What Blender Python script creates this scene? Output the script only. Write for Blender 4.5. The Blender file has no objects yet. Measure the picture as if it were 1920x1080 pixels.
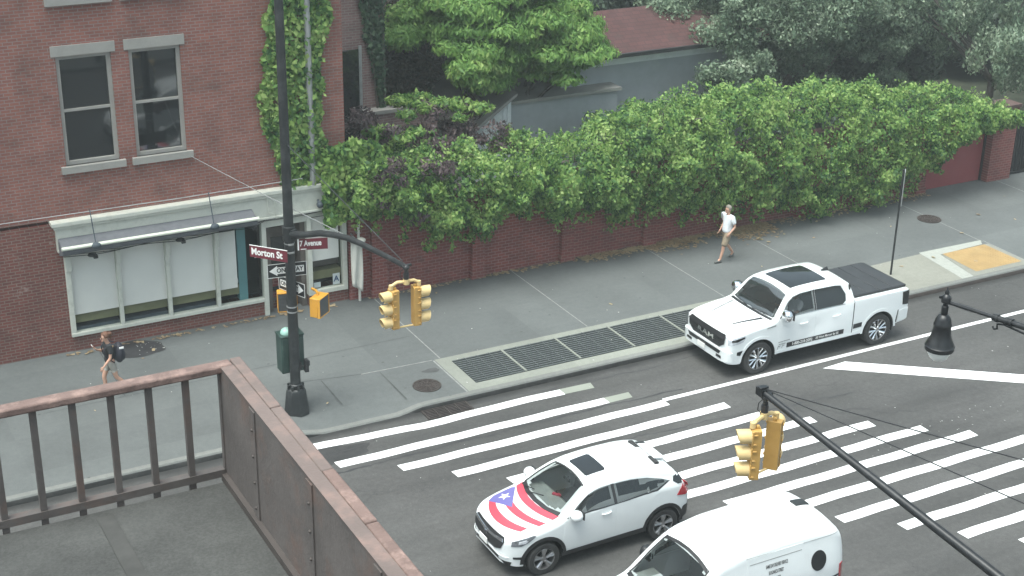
import bpy, bmesh, math, random
import numpy as np
from mathutils import Vector, Matrix, noise as mnoise
from mathutils.bvhtree import BVHTree
random.seed(7); rng = np.random.default_rng(7)
scene = bpy.context.scene
C = scene.collection
PI = math.pi

# ------------------------------------------------------------------ camera
cam_d = bpy.data.cameras.new("camera"); cam = bpy.data.objects.new("camera", cam_d); C.objects.link(cam)
scene.camera = cam
cam_d.sensor_width = 36.0; cam_d.lens = 52.5; cam_d.clip_start = 0.05; cam_d.clip_end = 2000
pt, yw, rl = math.radians(23.12), math.radians(28.77), math.radians(1.06)
fwd = Vector((math.sin(yw)*math.cos(pt), math.cos(yw)*math.cos(pt), -math.sin(pt)))
rgt = Vector((math.cos(yw), -math.sin(yw), 0)); upv = rgt.cross(fwd)
r2 = rgt*math.cos(rl) + upv*math.sin(rl); u2 = -rgt*math.sin(rl) + upv*math.cos(rl)
m3 = Matrix((r2, u2, -fwd)).transposed()
cam.matrix_world = Matrix.Translation((0, 0, 15.76)) @ m3.to_4x4()

# ------------------------------------------------------------------ sky, sun, exposure
SUN_EL, SUN_AZ = math.radians(72), math.radians(255)   # azimuth clockwise from +Y
w = bpy.data.worlds.new("World"); scene.world = w; w.use_nodes = True
nt = w.node_tree; nt.nodes.clear()
sky = nt.nodes.new('ShaderNodeTexSky'); sky.sky_type = 'NISHITA'; sky.sun_disc = False
sky.sun_elevation = SUN_EL; sky.sun_rotation = SUN_AZ; sky.dust_density = 6.0; sky.air_density = 0.8; sky.ozone_density = 1.0
bg = nt.nodes.new('ShaderNodeBackground'); bg.inputs[1].default_value = 0.15
wo = nt.nodes.new('ShaderNodeOutputWorld')
hsv = nt.nodes.new('ShaderNodeHueSaturation'); hsv.inputs['Saturation'].default_value = 0.55; hsv.inputs['Hue'].default_value = 0.485   # an overcast sky is grey
nt.links.new(sky.outputs[0], hsv.inputs['Color']); tn = nt.nodes.new('ShaderNodeMix'); tn.data_type = 'RGBA'; tn.blend_type = 'MULTIPLY'; tn.inputs['Factor'].default_value = 1.0; tn.inputs['B'].default_value = (.895, 1.0, .975, 1)
nt.links.new(hsv.outputs[0], tn.inputs['A']); nt.links.new(tn.outputs['Result'], bg.inputs[0]); nt.links.new(bg.outputs[0], wo.inputs[0])
sd = bpy.data.lights.new("sun", 'SUN'); so = bpy.data.objects.new("sun", sd); C.objects.link(so)
sd.energy = 1.15; sd.angle = math.radians(38); sd.color = (1.0, 1.0, 0.95)
sdir = Vector((math.sin(SUN_AZ)*math.cos(SUN_EL), math.cos(SUN_AZ)*math.cos(SUN_EL), math.sin(SUN_EL)))
so.rotation_euler = sdir.to_track_quat('Z', 'Y').to_euler(); so.location = (0, 0, 60)
scene.view_settings.view_transform = 'Standard'; scene.view_settings.look = 'None'
scene.view_settings.exposure = 1.2; scene.view_settings.gamma = 1.0

# ------------------------------------------------------------------ helpers
def tag(o, label=None, cat=None, group=None, kind=None):
    if label: o['label'] = label
    if cat: o['category'] = cat
    if group: o['group'] = group
    if kind: o['kind'] = kind
    return o
def thing(name, label, cat, loc=(0, 0, 0), rotz=0.0, group=None):
    o = bpy.data.objects.new(name, None); C.objects.link(o)
    o.location = loc; o.rotation_euler = (0, 0, rotz); o.empty_display_size = 0.3
    return tag(o, label, cat, group)
def copy_tree(o, parent=None):
    c = o.copy(); C.objects.link(c)
    if parent: c.parent = parent
    for ch in o.children: copy_tree(ch, c)
    return c
def finish(name, me, mat, parent=None, smooth=35, bevel=0, sub=0):
    o = bpy.data.objects.new(name, me); C.objects.link(o)
    if mat is not None:
        for m in (mat if isinstance(mat, (list, tuple)) else [mat]): me.materials.append(m)
    if smooth:
        me.polygons.foreach_set('use_smooth', [True]*len(me.polygons))
        if smooth < 180: me.set_sharp_from_angle(angle=math.radians(smooth))
    if bevel:
        b = o.modifiers.new('bevel', 'BEVEL'); b.width = bevel; b.segments = 2; b.limit_method = 'ANGLE'; b.angle_limit = math.radians(40)
    if sub:
        s = o.modifiers.new('sub', 'SUBSURF'); s.levels = sub; s.render_levels = sub
    if parent is not None: o.parent = parent
    return o
class MB:
    """Collects simple shapes and links them as ONE mesh object."""
    def __init__(s): s.v = []; s.f = []; s.mi = []; s.m = 0
    def add(s, vs, fs, mat=None):
        b = len(s.v); s.v += [tuple(v) for v in vs]; s.f += [[b+i for i in f] for f in fs]
        s.mi += [s.m if mat is None else mat]*len(fs); return s
    def box(s, c, d, rot=None, mat=None):
        hx, hy, hz = d[0]/2, d[1]/2, d[2]/2
        vs = [Vector((x, y, z)) for x in (-hx, hx) for y in (-hy, hy) for z in (-hz, hz)]
        if rot is not None: vs = [rot @ v for v in vs]
        vs = [v + Vector(c) for v in vs]
        return s.add(vs, [(0, 1, 3, 2), (4, 6, 7, 5), (0, 4, 5, 1), (2, 3, 7, 6), (0, 2, 6, 4), (1, 5, 7, 3)], mat)
    def bx(s, x0, x1, y0, y1, z0, z1, mat=None):
        return s.box(((x0+x1)/2, (y0+y1)/2, (z0+z1)/2), (x1-x0, y1-y0, z1-z0), None, mat)
    def cyl(s, p0, p1, r0, r1=None, n=12, caps=True, mat=None):
        r1 = r0 if r1 is None else r1
        return s.tube([p0, p1], [r0, r1], n, caps, mat)
    def tube(s, pts, r, n=8, caps=True, mat=None):
        pts = [Vector(p) for p in pts]; k = len(pts)
        rs = r if isinstance(r, (list, tuple)) else [r]*k
        t0 = (pts[1]-pts[0]).normalized(); a = Vector((0, 0, 1)) if abs(t0.z) < .9 else Vector((1, 0, 0))
        x = t0.cross(a).normalized(); vs = []; fs = []
        for i, p in enumerate(pts):
            t = (pts[min(i+1, k-1)] - pts[max(i-1, 0)]).normalized()
            x = (x - t*x.dot(t)).normalized(); y = t.cross(x)
            for j in range(n):
                q = 2*PI*j/n; vs.append(p + (x*math.cos(q) + y*math.sin(q))*rs[i])
        for i in range(k-1):
            for j in range(n): fs.append((i*n+j, i*n+(j+1) % n, (i+1)*n+(j+1) % n, (i+1)*n+j))
        if caps: fs.append(tuple(range(n-1, -1, -1))); fs.append(tuple((k-1)*n+j for j in range(n)))
        return s.add(vs, fs, mat)
    def lathe(s, prof, o=(0, 0, 0), axis='z', n=24, mat=None, closed=False):
        vs = []; fs = []; k = len(prof)
        for (r, h) in prof:
            for j in range(n):
                q = 2*PI*j/n; c, d = r*math.cos(q), r*math.sin(q)
                v = (c, d, h) if axis == 'z' else ((c, h, d) if axis == 'y' else (h, c, d))
                vs.append((v[0]+o[0], v[1]+o[1], v[2]+o[2]))
        for i in range(k-1 if not closed else k):
            i2 = (i+1) % k
            for j in range(n): fs.append((i*n+j, i*n+(j+1) % n, i2*n+(j+1) % n, i2*n+j))
        return s.add(vs, fs, mat)
    def sphere(s, c, r, n=12, m=8, mat=None):
        r = r if isinstance(r, (tuple, list)) else (r, r, r); vs = []; fs = []
        for i in range(m+1):
            th = PI*i/m
            for j in range(n):
                ph = 2*PI*j/n
                vs.append((c[0]+r[0]*math.sin(th)*math.cos(ph), c[1]+r[1]*math.sin(th)*math.sin(ph), c[2]+r[2]*math.cos(th)))
        for i in range(m):
            for j in range(n): fs.append((i*n+j, (i+1)*n+j, (i+1)*n+(j+1) % n, i*n+(j+1) % n))
        return s.add(vs, fs, mat)
    def prism(s, poly, d0, d1, plane='xz', mat=None):
        k = len(poly)
        def P(a, b, d): return (a, d, b) if plane == 'xz' else ((a, b, d) if plane == 'xy' else (d, a, b))
        vs = [P(a, b, d0) for a, b in poly] + [P(a, b, d1) for a, b in poly]
        fs = [tuple(range(k)), tuple(range(2*k-1, k-1, -1))] + [(i, i+k, (i+1) % k+k, (i+1) % k) for i in range(k)]
        return s.add(vs, fs, mat)
    def quad(s, a, b, c, d, mat=None): return s.add([a, b, c, d], [(0, 1, 2, 3)], mat)
    def build(s, name, mat, parent=None, smooth=35, bevel=0, sub=0, origin=None, norm=True):
        me = bpy.data.meshes.new(name)
        vs = s.v if origin is None else [(x-origin[0], y-origin[1], z-origin[2]) for x, y, z in s.v]
        me.from_pydata(vs, [], s.f)
        if any(s.mi): me.polygons.foreach_set('material_index', s.mi)
        if norm:
            bm = bmesh.new(); bm.from_mesh(me); bmesh.ops.remove_doubles(bm, verts=bm.verts, dist=1e-5)
            bmesh.ops.recalc_face_normals(bm, faces=bm.faces); bm.to_mesh(me); bm.free()
        return finish(name, me, mat, parent, smooth, bevel, sub)
def pchip(xs, ys):
    xs = np.array(xs, float); ys = np.array(ys, float); h = np.diff(xs); d = np.diff(ys)/h
    m = np.zeros(len(xs)); m[0] = d[0]; m[-1] = d[-1]
    for i in range(1, len(xs)-1):
        if d[i-1]*d[i] > 0:
            w1, w2 = 2*h[i]+h[i-1], h[i]+2*h[i-1]; m[i] = (w1+w2)/(w1/d[i-1]+w2/d[i])
    def f(x):
        x = min(max(x, xs[0]), xs[-1]); i = min(int(np.searchsorted(xs, x, 'right'))-1, len(xs)-2)
        t = (x-xs[i])/h[i]; t2, t3 = t*t, t*t*t
        return float((2*t3-3*t2+1)*ys[i]+(t3-2*t2+t)*h[i]*m[i]+(-2*t3+3*t2)*ys[i+1]+(t3-t2)*h[i]*m[i+1])
    return f

# ------------------------------------------------------------------ materials
def _new(name):
    m = bpy.data.materials.new(name); m.use_nodes = True; n = m.node_tree
    return m, n, n.nodes['Principled BSDF']
def _coord(n, scale=1.0, swz=None):
    tc = n.nodes.new('ShaderNodeTexCoord'); out = tc.outputs['Object']
    if swz:
        sp = n.nodes.new('ShaderNodeSeparateXYZ'); cb = n.nodes.new('ShaderNodeCombineXYZ'); n.links.new(out, sp.inputs[0])
        for i, ch in enumerate(swz):
            if ch in 'xyz': n.links.new(sp.outputs['xyz'.index(ch)], cb.inputs[i])
        out = cb.outputs[0]
    return out
def _noise(n, vec, scale, detail=4, rough=.6):
    t = n.nodes.new('ShaderNodeTexNoise'); t.inputs['Scale'].default_value = scale
    t.inputs['Detail'].default_value = detail; t.inputs['Roughness'].default_value = rough
    n.links.new(vec, t.inputs['Vector']); return t.outputs['Fac']
def _ramp(n, fac, stops):
    r = n.nodes.new('ShaderNodeValToRGB'); e = r.color_ramp.elements
    while len(e) < len(stops): e.new(.5)
    for i, (p, c) in enumerate(stops):
        e[i].position = p; e[i].color = (c, c, c, 1) if isinstance(c, (int, float)) else (*c, 1)
    n.links.new(fac, r.inputs[0]); return r.outputs[0]
def _mix(n, fac, a, b, mode='MIX'):
    x = n.nodes.new('ShaderNodeMix'); x.data_type = 'RGBA'; x.blend_type = mode
    for sock, v in ((x.inputs['Factor'], fac), (x.inputs['A'], a), (x.inputs['B'], b)):
        if hasattr(v, 'node'): n.links.new(v, sock)
        elif isinstance(v, (int, float)): sock.default_value = v
        else: sock.default_value = (*v, 1)
    return x.outputs['Result']
def _bump(n, bsdf, h, strength=.3, dist=.02):
    b = n.nodes.new('ShaderNodeBump'); b.inputs['Strength'].default_value = strength; b.inputs['Distance'].default_value = dist
    n.links.new(h, b.inputs['Height']); n.links.new(b.outputs[0], bsdf.inputs['Normal'])
def mat(name, col, rough=.5, metal=0.0, var=.12, scale=3.0, dirt=None, dirt_scale=1.2, dirt_amt=.5, bump=0.0, bscale=40, coat=0.0, spec=.5, fine=0.0):
    """Solid colour with soft variation, optional dirt patches and bump."""
    m, n, b = _new(name); vec = _coord(n)
    f = _noise(n, vec, scale, 5)
    lo = tuple(max(0, c*(1-var)) for c in col); hi = tuple(min(1, c*(1+var)) for c in col)
    c = _ramp(n, f, [(.3, lo), (.7, hi)])
    if fine:
        c = _mix(n, fine, c, _ramp(n, _noise(n, vec, 90, 2), [(.35, 0.25), (.65, 1.0)]), 'MULTIPLY')
    if dirt:
        c = _mix(n, _ramp(n, _noise(n, vec, dirt_scale, 7, .7), [(.5, 0.0), (.72, dirt_amt)]), c, dirt)
    n.links.new(c, b.inputs['Base Color'])
    b.inputs['Roughness'].default_value = rough; b.inputs['Metallic'].default_value = metal
    b.inputs['Coat Weight'].default_value = coat; b.inputs['Coat Roughness'].default_value = .04
    b.inputs['Specular IOR Level'].default_value = spec
    if bump: _bump(n, b, _noise(n, vec, bscale, 6), bump)
    return m
def brick_mat(name, c1, c2, mortar, swz, bw=.21, bh=.075, ms=.011, dirt=(.05, .045, .04), seed=0.0, pale=.0):
    m, n, b = _new(name); vec = _coord(n, swz=swz)
    t = n.nodes.new('ShaderNodeTexBrick'); n.links.new(vec, t.inputs['Vector'])
    t.inputs['Scale'].default_value = 1.0; t.inputs['Brick Width'].default_value = bw; t.inputs['Row Height'].default_value = bh
    t.inputs['Mortar Size'].default_value = ms; t.inputs['Mortar Smooth'].default_value = .3; t.inputs['Bias'].default_value = 0
    t.inputs['Color1'].default_value = (*c1, 1); t.inputs['Color2'].default_value = (*c2, 1); t.inputs['Mortar'].default_value = (*mortar, 1)
    c = _mix(n, .55, t.outputs['Color'], _ramp(n, _noise(n, vec, 1.1+seed, 6), [(.3, .55), (.7, 1.25)]), 'MULTIPLY')
    c = _mix(n, _ramp(n, _noise(n, vec, .5+seed, 7, .7), [(.52, 0.0), (.75, .55)]), c, dirt)
    if pale: c = _mix(n, _ramp(n, _noise(n, vec, 2.3+seed, 8, .75), [(.6, 0.0), (.68, pale)]), c, (.42, .36, .33))
    n.links.new(c, b.inputs['Base Color']); b.inputs['Roughness'].default_value = .9
    _bump(n, b, t.outputs['Fac'], -.5, .01)
    return m
def glass_mat(name, tint, alpha, rough=.02, ior=1.75):
    m, n, b = _new(name); out = n.nodes['Material Output']
    b.inputs['Base Color'].default_value = (*tint, 1); b.inputs['Roughness'].default_value = rough
    b.inputs['Specular IOR Level'].default_value = .6; b.inputs['IOR'].default_value = ior
    tr = n.nodes.new('ShaderNodeBsdfTransparent'); tr.inputs[0].default_value = (.93, .96, .95, 1)
    mx = n.nodes.new('ShaderNodeMixShader'); mx.inputs[0].default_value = alpha
    n.links.new(tr.outputs[0], mx.inputs[1]); n.links.new(b.outputs[0], mx.inputs[2]); n.links.new(mx.outputs[0], out.inputs[0])
    return m
def leaf_mat(name, stops, patch=.9, trans=.35, fine=8.0, rough=.5):
    """Leaf colours drawn from a ramp: clumps by a low noise, single leaves by a high one."""
    m, n, b = _new(name); out = n.nodes['Material Output']; vec = _coord(n)
    a = n.nodes.new('ShaderNodeAttribute'); a.attribute_name = 'leaf'
    f1 = _noise(n, vec, patch, 4)
    mt = n.nodes.new('ShaderNodeMath'); mt.operation = 'MULTIPLY_ADD'; mt.inputs[1].default_value = .58
    n.links.new(a.outputs['Fac'], mt.inputs[0]); 
    m2 = n.nodes.new('ShaderNodeMath'); m2.operation = 'MULTIPLY_ADD'; m2.inputs[1].default_value = 1.5; m2.inputs[2].default_value = -.52
    n.links.new(f1, m2.inputs[0]); n.links.new(m2.outputs[0], mt.inputs[2])
    c = _ramp(n, mt.outputs[0], stops)
    n.links.new(c, b.inputs['Base Color']); b.inputs['Roughness'].default_value = rough; b.inputs['Specular IOR Level'].default_value = .3
    tl = n.nodes.new('ShaderNodeBsdfTranslucent'); n.links.new(c, tl.inputs[0])
    mx = n.nodes.new('ShaderNodeMixShader'); mx.inputs[0].default_value = trans
    n.links.new(b.outputs[0], mx.inputs[1]); n.links.new(tl.outputs[0], mx.inputs[2]); n.links.new(mx.outputs[0], out.inputs[0])
    return m
def text_mesh(txt, size, align='CENTER', extrude=0.0, spacing=1.0, bold=0.0):
    cu = bpy.data.curves.new('text', 'FONT'); cu.body = txt; cu.size = size; cu.align_x = align; cu.align_y = 'CENTER'
    cu.extrude = extrude; cu.space_character = spacing; cu.offset = bold; cu.resolution_u = 3
    o = bpy.data.objects.new('text', cu); C.objects.link(o)
    me = bpy.data.meshes.new_from_object(o.evaluated_get(bpy.context.evaluated_depsgraph_get()))
    bpy.data.objects.remove(o); bpy.data.curves.remove(cu)
    return [v.co.copy() for v in me.vertices], [tuple(p.vertices) for p in me.polygons]
def text_obj(name, txt, size, mat_, parent, frame, extrude=.002, xs=1.0, **k):
    """frame: 4x4 matrix taking text x,y,z (right, up, out) into the parent's space."""
    vs, fs = text_mesh(txt, size, extrude=extrude, **k)
    me = bpy.data.meshes.new(name); me.from_pydata([frame @ Vector((v.x*xs, v.y, v.z)) for v in vs], [], fs)
    return finish(name, me, mat_, parent, 0)
def frame_of(o, right, up):
    right = Vector(right).normalized(); up = Vector(up); up = (up-right*up.dot(right)).normalized(); out = right.cross(up)
    m = Matrix((right, up, out)).transposed().to_4x4(); m.translation = Vector(o); return m

M = {}
M['white_paint'] = mat('white_paint', (.72, .75, .76), .22, coat=.6, var=.02)
M['cream_body'] = mat('van_white', (.69, .72, .73), .32, coat=.3, var=.03, dirt=(.5, .5, .5), dirt_amt=.15)
M['black'] = mat('black_plastic', (.018, .018, .02), .45, var=.2)
M['rubber'] = mat('rubber', (.022, .022, .023), .8, var=.25, dirt=(.09, .085, .08), dirt_amt=.3)
M['chrome'] = mat('chrome', (.72, .73, .75), .15, 1.0, var=.05)
M['alloy'] = mat('alloy', (.45, .45, .46), .3, .9, var=.08)
M['dark_metal'] = mat('dark_metal', (.022, .025, .027), .5, .2, var=.3, dirt=(.10, .10, .10), dirt_amt=.35, dirt_scale=3)
M['lamp_black'] = mat('lamp_black', (.015, .016, .018), .35, .2, var=.3, dirt=(.06, .06, .06), dirt_amt=.4, dirt_scale=5)
M['signal_yellow'] = mat('signal_yellow', (.46, .27, .075), .5, var=.12, scale=4, dirt=(.42, .27, .10), dirt_amt=.5, dirt_scale=4)
M['visor_yellow'] = mat('visor_yellow', (.62, .46, .22), .5, var=.1, scale=4, dirt=(.5, .36, .17), dirt_amt=.5, dirt_scale=4)
M['ped_yellow'] = mat('ped_yellow', (.66, .32, .04), .45, var=.1, dirt=(.45, .25, .08), dirt_amt=.4, dirt_scale=4)
M['sign_white'] = mat('sign_white', (.78, .78, .76), .5, var=.05)
M['sign_brown'] = mat('sign_brown', (.135, .018, .03), .5, var=.1)
M['sign_black'] = mat('sign_black', (.016, .017, .019), .5)
M['grey_metal'] = mat('grey_metal', (.32, .33, .33), .5, .4, var=.2, dirt=(.12, .11, .1), dirt_amt=.4, dirt_scale=4)
M['green_box'] = mat('green_box', (.022, .05, .043), .5, var=.2, dirt=(.1, .12, .11), dirt_amt=.25, dirt_scale=3)
M['mint'] = mat('mint_dome', (.30, .50, .44), .4, var=.1)
M['dark_glass'] = mat('dark_glass', (.012, .014, .016), .04, var=.3, spec=.8)
M['car_glass'] = glass_mat('car_glass', (.012, .015, .016), .62)
M['shop_glass'] = glass_mat('shop_glass', (.02, .025, .025), .07, .03)
M['interior'] = mat('car_interior', (.03, .03, .032), .8, var=.3)
M['interior_grey'] = mat('car_interior_grey', (.22, .24, .23), .8, var=.2)
M['red_lens'] = mat('red_lens', (.35, .01, .02), .15, coat=.8, var=.1)
M['clear_lens'] = mat('clear_lens', (.60, .63, .68), .08, .3, coat=1, var=.25, scale=14)
M['skin'] = mat('skin', (.50, .29, .21), .55, var=.06)
# ================================================================== ground, road, pavement
def road_mat():
    m, n, b = _new('asphalt'); vec = _coord(n)
    c = _ramp(n, _noise(n, vec, .22, 6, .6), [(.3, (.042, .0415, .041)), (.7, (.080, .0785, .077))])
    # worn bands along the lanes
    mp = n.nodes.new('ShaderNodeMapping'); mp.inputs['Scale'].default_value = (.06, 1.1, 1); n.links.new(vec, mp.inputs[0])
    c = _mix(n, .8, c, _ramp(n, _noise(n, mp.outputs[0], 1.0, 4), [(.3, .72), (.7, 1.28)]), 'MULTIPLY')
    c = _mix(n, .75, c, _ramp(n, _noise(n, vec, 55, 3, .8), [(.3, .55), (.7, 1.4)]), 'MULTIPLY')
    c = _mix(n, _ramp(n, _noise(n, vec, 30, 2, .5), [(.70, 0.0), (.76, .35)]), c, (.28, .28, .27))       # pale aggregate, chips
    c = _mix(n, _ramp(n, _noise(n, vec, .9, 8, .8), [(.6, 0.0), (.74, .5)]), c, (.032, .033, .034))        # oil and tar
    c = _mix(n, .8, c, _ramp(n, _noise(n, vec, 9, 6, .75), [(.32, .72), (.68, 1.25)]), 'MULTIPLY')
    c = _mix(n, _ramp(n, _noise(n, vec, 3.2, 8, .8), [(.58, 0.0), (.68, .40)]), c, (.115, .116, .113))     # scuffed, dusty patches
    # darker strip beside the kerb
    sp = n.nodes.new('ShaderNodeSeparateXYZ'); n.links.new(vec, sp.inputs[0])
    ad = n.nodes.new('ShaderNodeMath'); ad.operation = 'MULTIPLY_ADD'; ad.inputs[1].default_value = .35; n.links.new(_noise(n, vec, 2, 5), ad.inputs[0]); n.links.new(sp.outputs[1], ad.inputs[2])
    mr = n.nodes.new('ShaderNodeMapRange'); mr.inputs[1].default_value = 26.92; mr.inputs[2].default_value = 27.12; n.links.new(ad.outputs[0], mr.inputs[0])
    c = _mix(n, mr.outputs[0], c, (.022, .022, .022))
    # fine crazing
    vo = n.nodes.new('ShaderNodeTexVoronoi'); vo.feature = 'DISTANCE_TO_EDGE'; vo.inputs['Scale'].default_value = .35
    dv = n.nodes.new('ShaderNodeMix'); dv.data_type = 'VECTOR'; dv.inputs['Factor'].default_value = .06
    nn = n.nodes.new('ShaderNodeTexNoise'); nn.inputs['Scale'].default_value = 1.6; nn.inputs['Detail'].default_value = 6; n.links.new(vec, nn.inputs['Vector'])
    sc_ = n.nodes.new('ShaderNodeVectorMath'); sc_.operation = 'MULTIPLY_ADD'; sc_.inputs[1].default_value = (1.2, 1.2, 0); n.links.new(nn.outputs['Color'], sc_.inputs[0]); n.links.new(vec, sc_.inputs[2])
    n.links.new(sc_.outputs[0], vo.inputs['Vector'])
    ck = _ramp(n, vo.outputs['Distance'], [(0.0, .8), (.006, 0.0)])
    mk = _mix(n, 1.0, ck, _ramp(n, _noise(n, vec, .25, 3), [(.48, 0.0), (.6, 1.0)]), 'MULTIPLY')
    c = _mix(n, mk, c, (.03, .03, .031))
    n.links.new(c, b.inputs['Base Color']); b.inputs['Roughness'].default_value = .88
    _bump(n, b, _noise(n, vec, 70, 4), .35, .01)
    return m
def paving_mat(name, col, blotch=.16, speck=.5, spots=(.03, .03, .03)):
    m, n, b = _new(name); vec = _coord(n)
    c = _ramp(n, _noise(n, vec, .35, 7, .65), [(.3, tuple(v*(1-blotch) for v in col)), (.7, tuple(v*(1+blotch) for v in col))])
    bk = n.nodes.new('ShaderNodeTexBrick'); bk.inputs['Scale'].default_value = 1; bk.inputs['Brick Width'].default_value = 4.2; bk.inputs['Row Height'].default_value = 1.55; bk.inputs['Mortar Size'].default_value = 0; bk.offset = 0
    bk.inputs['Color1'].default_value = (.90, .90, .90, 1); bk.inputs['Color2'].default_value = (1.08, 1.08, 1.07, 1); n.links.new(vec, bk.inputs['Vector'])
    c = _mix(n, .8, c, bk.outputs['Color'], 'MULTIPLY')
    c = _mix(n, speck, c, _ramp(n, _noise(n, vec, 45, 3, .8), [(.3, .78), (.7, 1.2)]), 'MULTIPLY')
    c = _mix(n, .7, c, _ramp(n, _noise(n, vec, 7, 6, .75), [(.32, .86), (.68, 1.12)]), 'MULTIPLY')
    vo = n.nodes.new('ShaderNodeTexVoronoi'); vo.inputs['Scale'].default_value = 1.6; n.links.new(vec, vo.inputs['Vector'])
    c = _mix(n, _ramp(n, vo.outputs['Distance'], [(.0, .9), (.075, 0.0)]), c, spots)     # trodden gum spots
    c = _mix(n, _ramp(n, _noise(n, vec, 1.1, 8, .75), [(.58, 0.0), (.75, .35)]), c, tuple(v*.6 for v in col))
    n.links.new(c, b.inputs['Base Color']); b.inputs['Roughness'].default_value = .9
    _bump(n, b, _noise(n, vec, 60, 4), .2, .008)
    return m
def paint_mat(name, col, wear=.55):
    m, n, b = _new(name); vec = _coord(n)
    c = _mix(n, _ramp(n, _noise(n, vec, 9, 8, .75), [(.60, 0.0), (.72, wear)]), col, (.16, .16, .16))
    c = _mix(n, .4, c, _ramp(n, _noise(n, vec, 1.2, 4), [(.3, .85), (.7, 1.05)]), 'MULTIPLY')
    n.links.new(c, b.inputs['Base Color']); b.inputs['Roughness'].default_value = .6
    return m
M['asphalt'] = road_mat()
M['asphalt_patch'] = mat('asphalt_patch', (.036, .036, .037), .85, var=.3, scale=5, bump=.3, fine=.5)
M['sidewalk'] = paving_mat('sidewalk_concrete', (.098, .106, .106))
M['pale_concrete'] = paving_mat('pale_concrete', (.20, .21, .185), .12, .5, (.10, .10, .08))
M['new_concrete'] = paving_mat('new_concrete', (.29, .30, .275), .06, .3, (.25, .25, .22))
M['cream_concrete'] = paving_mat('cream_concrete', (.205, .205, .178), .12, .5, (.13, .12, .09))
M['kerb'] = paving_mat('kerb_stone', (.15, .155, .148), .15, .5)
M['kerb_face_shaded'] = mat('kerb_face_shaded', (.020, .020, .020), .85, var=.4, scale=4, dirt=(.09, .09, .085), dirt_amt=.5)  # kerb front; shade of the gutter is put into this darker colour
M['kerb_steel'] = mat('kerb_steel', (.05, .038, .034), .7, var=.3)
M['road_white'] = paint_mat('road_white', (.80, .81, .81), .35)
M['road_faded'] = paint_mat('road_faded', (.235, .25, .215), .6)
M['joint'] = mat('joint_line', (.22, .225, .22), .9, var=.25, scale=8)
M['joint_dark'] = mat('joint_dark', (.055, .057, .058), .9, var=.3)
M['tactile'] = mat('tactile_yellow', (.30, .20, .085), .7, var=.12, dirt=(.35, .27, .14), dirt_amt=.5)
M['iron'] = mat('cast_iron', (.055, .045, .042), .6, .3, var=.35, scale=9)
M['grate_steel'] = mat('grate_steel', (.095, .108, .108), .6, .2, var=.15)
M['pit'] = mat('pit_dark', (.012, .013, .014), .9)

def structure(o, label=None): return tag(o, label, None, None, 'structure')
def sheet(name, polys, z, m):
    b = MB()
    for p in polys: b.add([(x, y, z) for x, y in p], [tuple(range(len(p)))])
    return structure(b.build(name, m, None, 0))
b = MB()   # one sheet of ground out to the horizon, finer near the camera
b.quad((-400, -300, 0), (500, -300, 0), (500, 700, 0), (-400, 700, 0))
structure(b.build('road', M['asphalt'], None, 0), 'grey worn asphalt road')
def sstep(t): t = min(max(t, 0), 1); return t*t*(3-2*t)
def kz(x): return .14 - .115*sstep((1.55-abs(x-11.15))/.75)
def swz(x, y):
    t = sstep((y-27.2)/1.5); return kz(x)*(1-t) + .14*t
xs = [x*.5-20 for x in range(0, 41)] + [x*.2+.6 for x in range(0, 80)] + [17+x*1.5 for x in range(0, 50)]
xs = sorted(set(round(x, 3) for x in xs)); ys = [27.2, 27.4, 27.7, 28.0, 28.4, 28.7, 30, 33.6]
vs = [(x, y, swz(x, y)) for x in xs for y in ys]; k = len(ys)
fs = [(i*k+j, (i+1)*k+j, (i+1)*k+j+1, i*k+j+1) for i in range(len(xs)-1) for j in range(k-1)]
structure(MB().add(vs, fs).build('sidewalk', M['sidewalk'], None, 180), 'blue grey concrete sidewalk')
b = MB(); r = []
for i, x in enumerate(xs):
    z = kz(x); r += [(x, 27.02, -.02), (x, 27.03, z-.03), (x, 27.06, z+.004), (x, 27.2, z+.004), (x, 27.2, -.02)]
for i in range(len(xs)-1):
    for j in range(4):
        far = xs[i] > 24.5
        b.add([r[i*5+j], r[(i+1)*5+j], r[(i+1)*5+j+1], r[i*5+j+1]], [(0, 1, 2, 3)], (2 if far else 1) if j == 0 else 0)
structure(b.build('kerb', [M['kerb'], M['kerb_face_shaded'], M['kerb_steel']], None, 40), 'kerb along the far sidewalk')
b = MB(); b.bx(-40, 80, 2.5, 7.6, -.02, .14)
structure(b.build('near_sidewalk', M['sidewalk'], None, 0, bevel=.03), 'sidewalk on the near side of the road')
b = MB(); b.quad((13.4, 33.5, .10), (90, 33.5, .10), (90, 80, .10), (13.4, 80, .10))
M['soil'] = mat('garden_soil', (.035, .042, .025), .95, var=.4, scale=1.2)
structure(b.build('garden_ground', M['soil'], None, 0), 'dark garden ground behind the brick wall')

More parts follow.
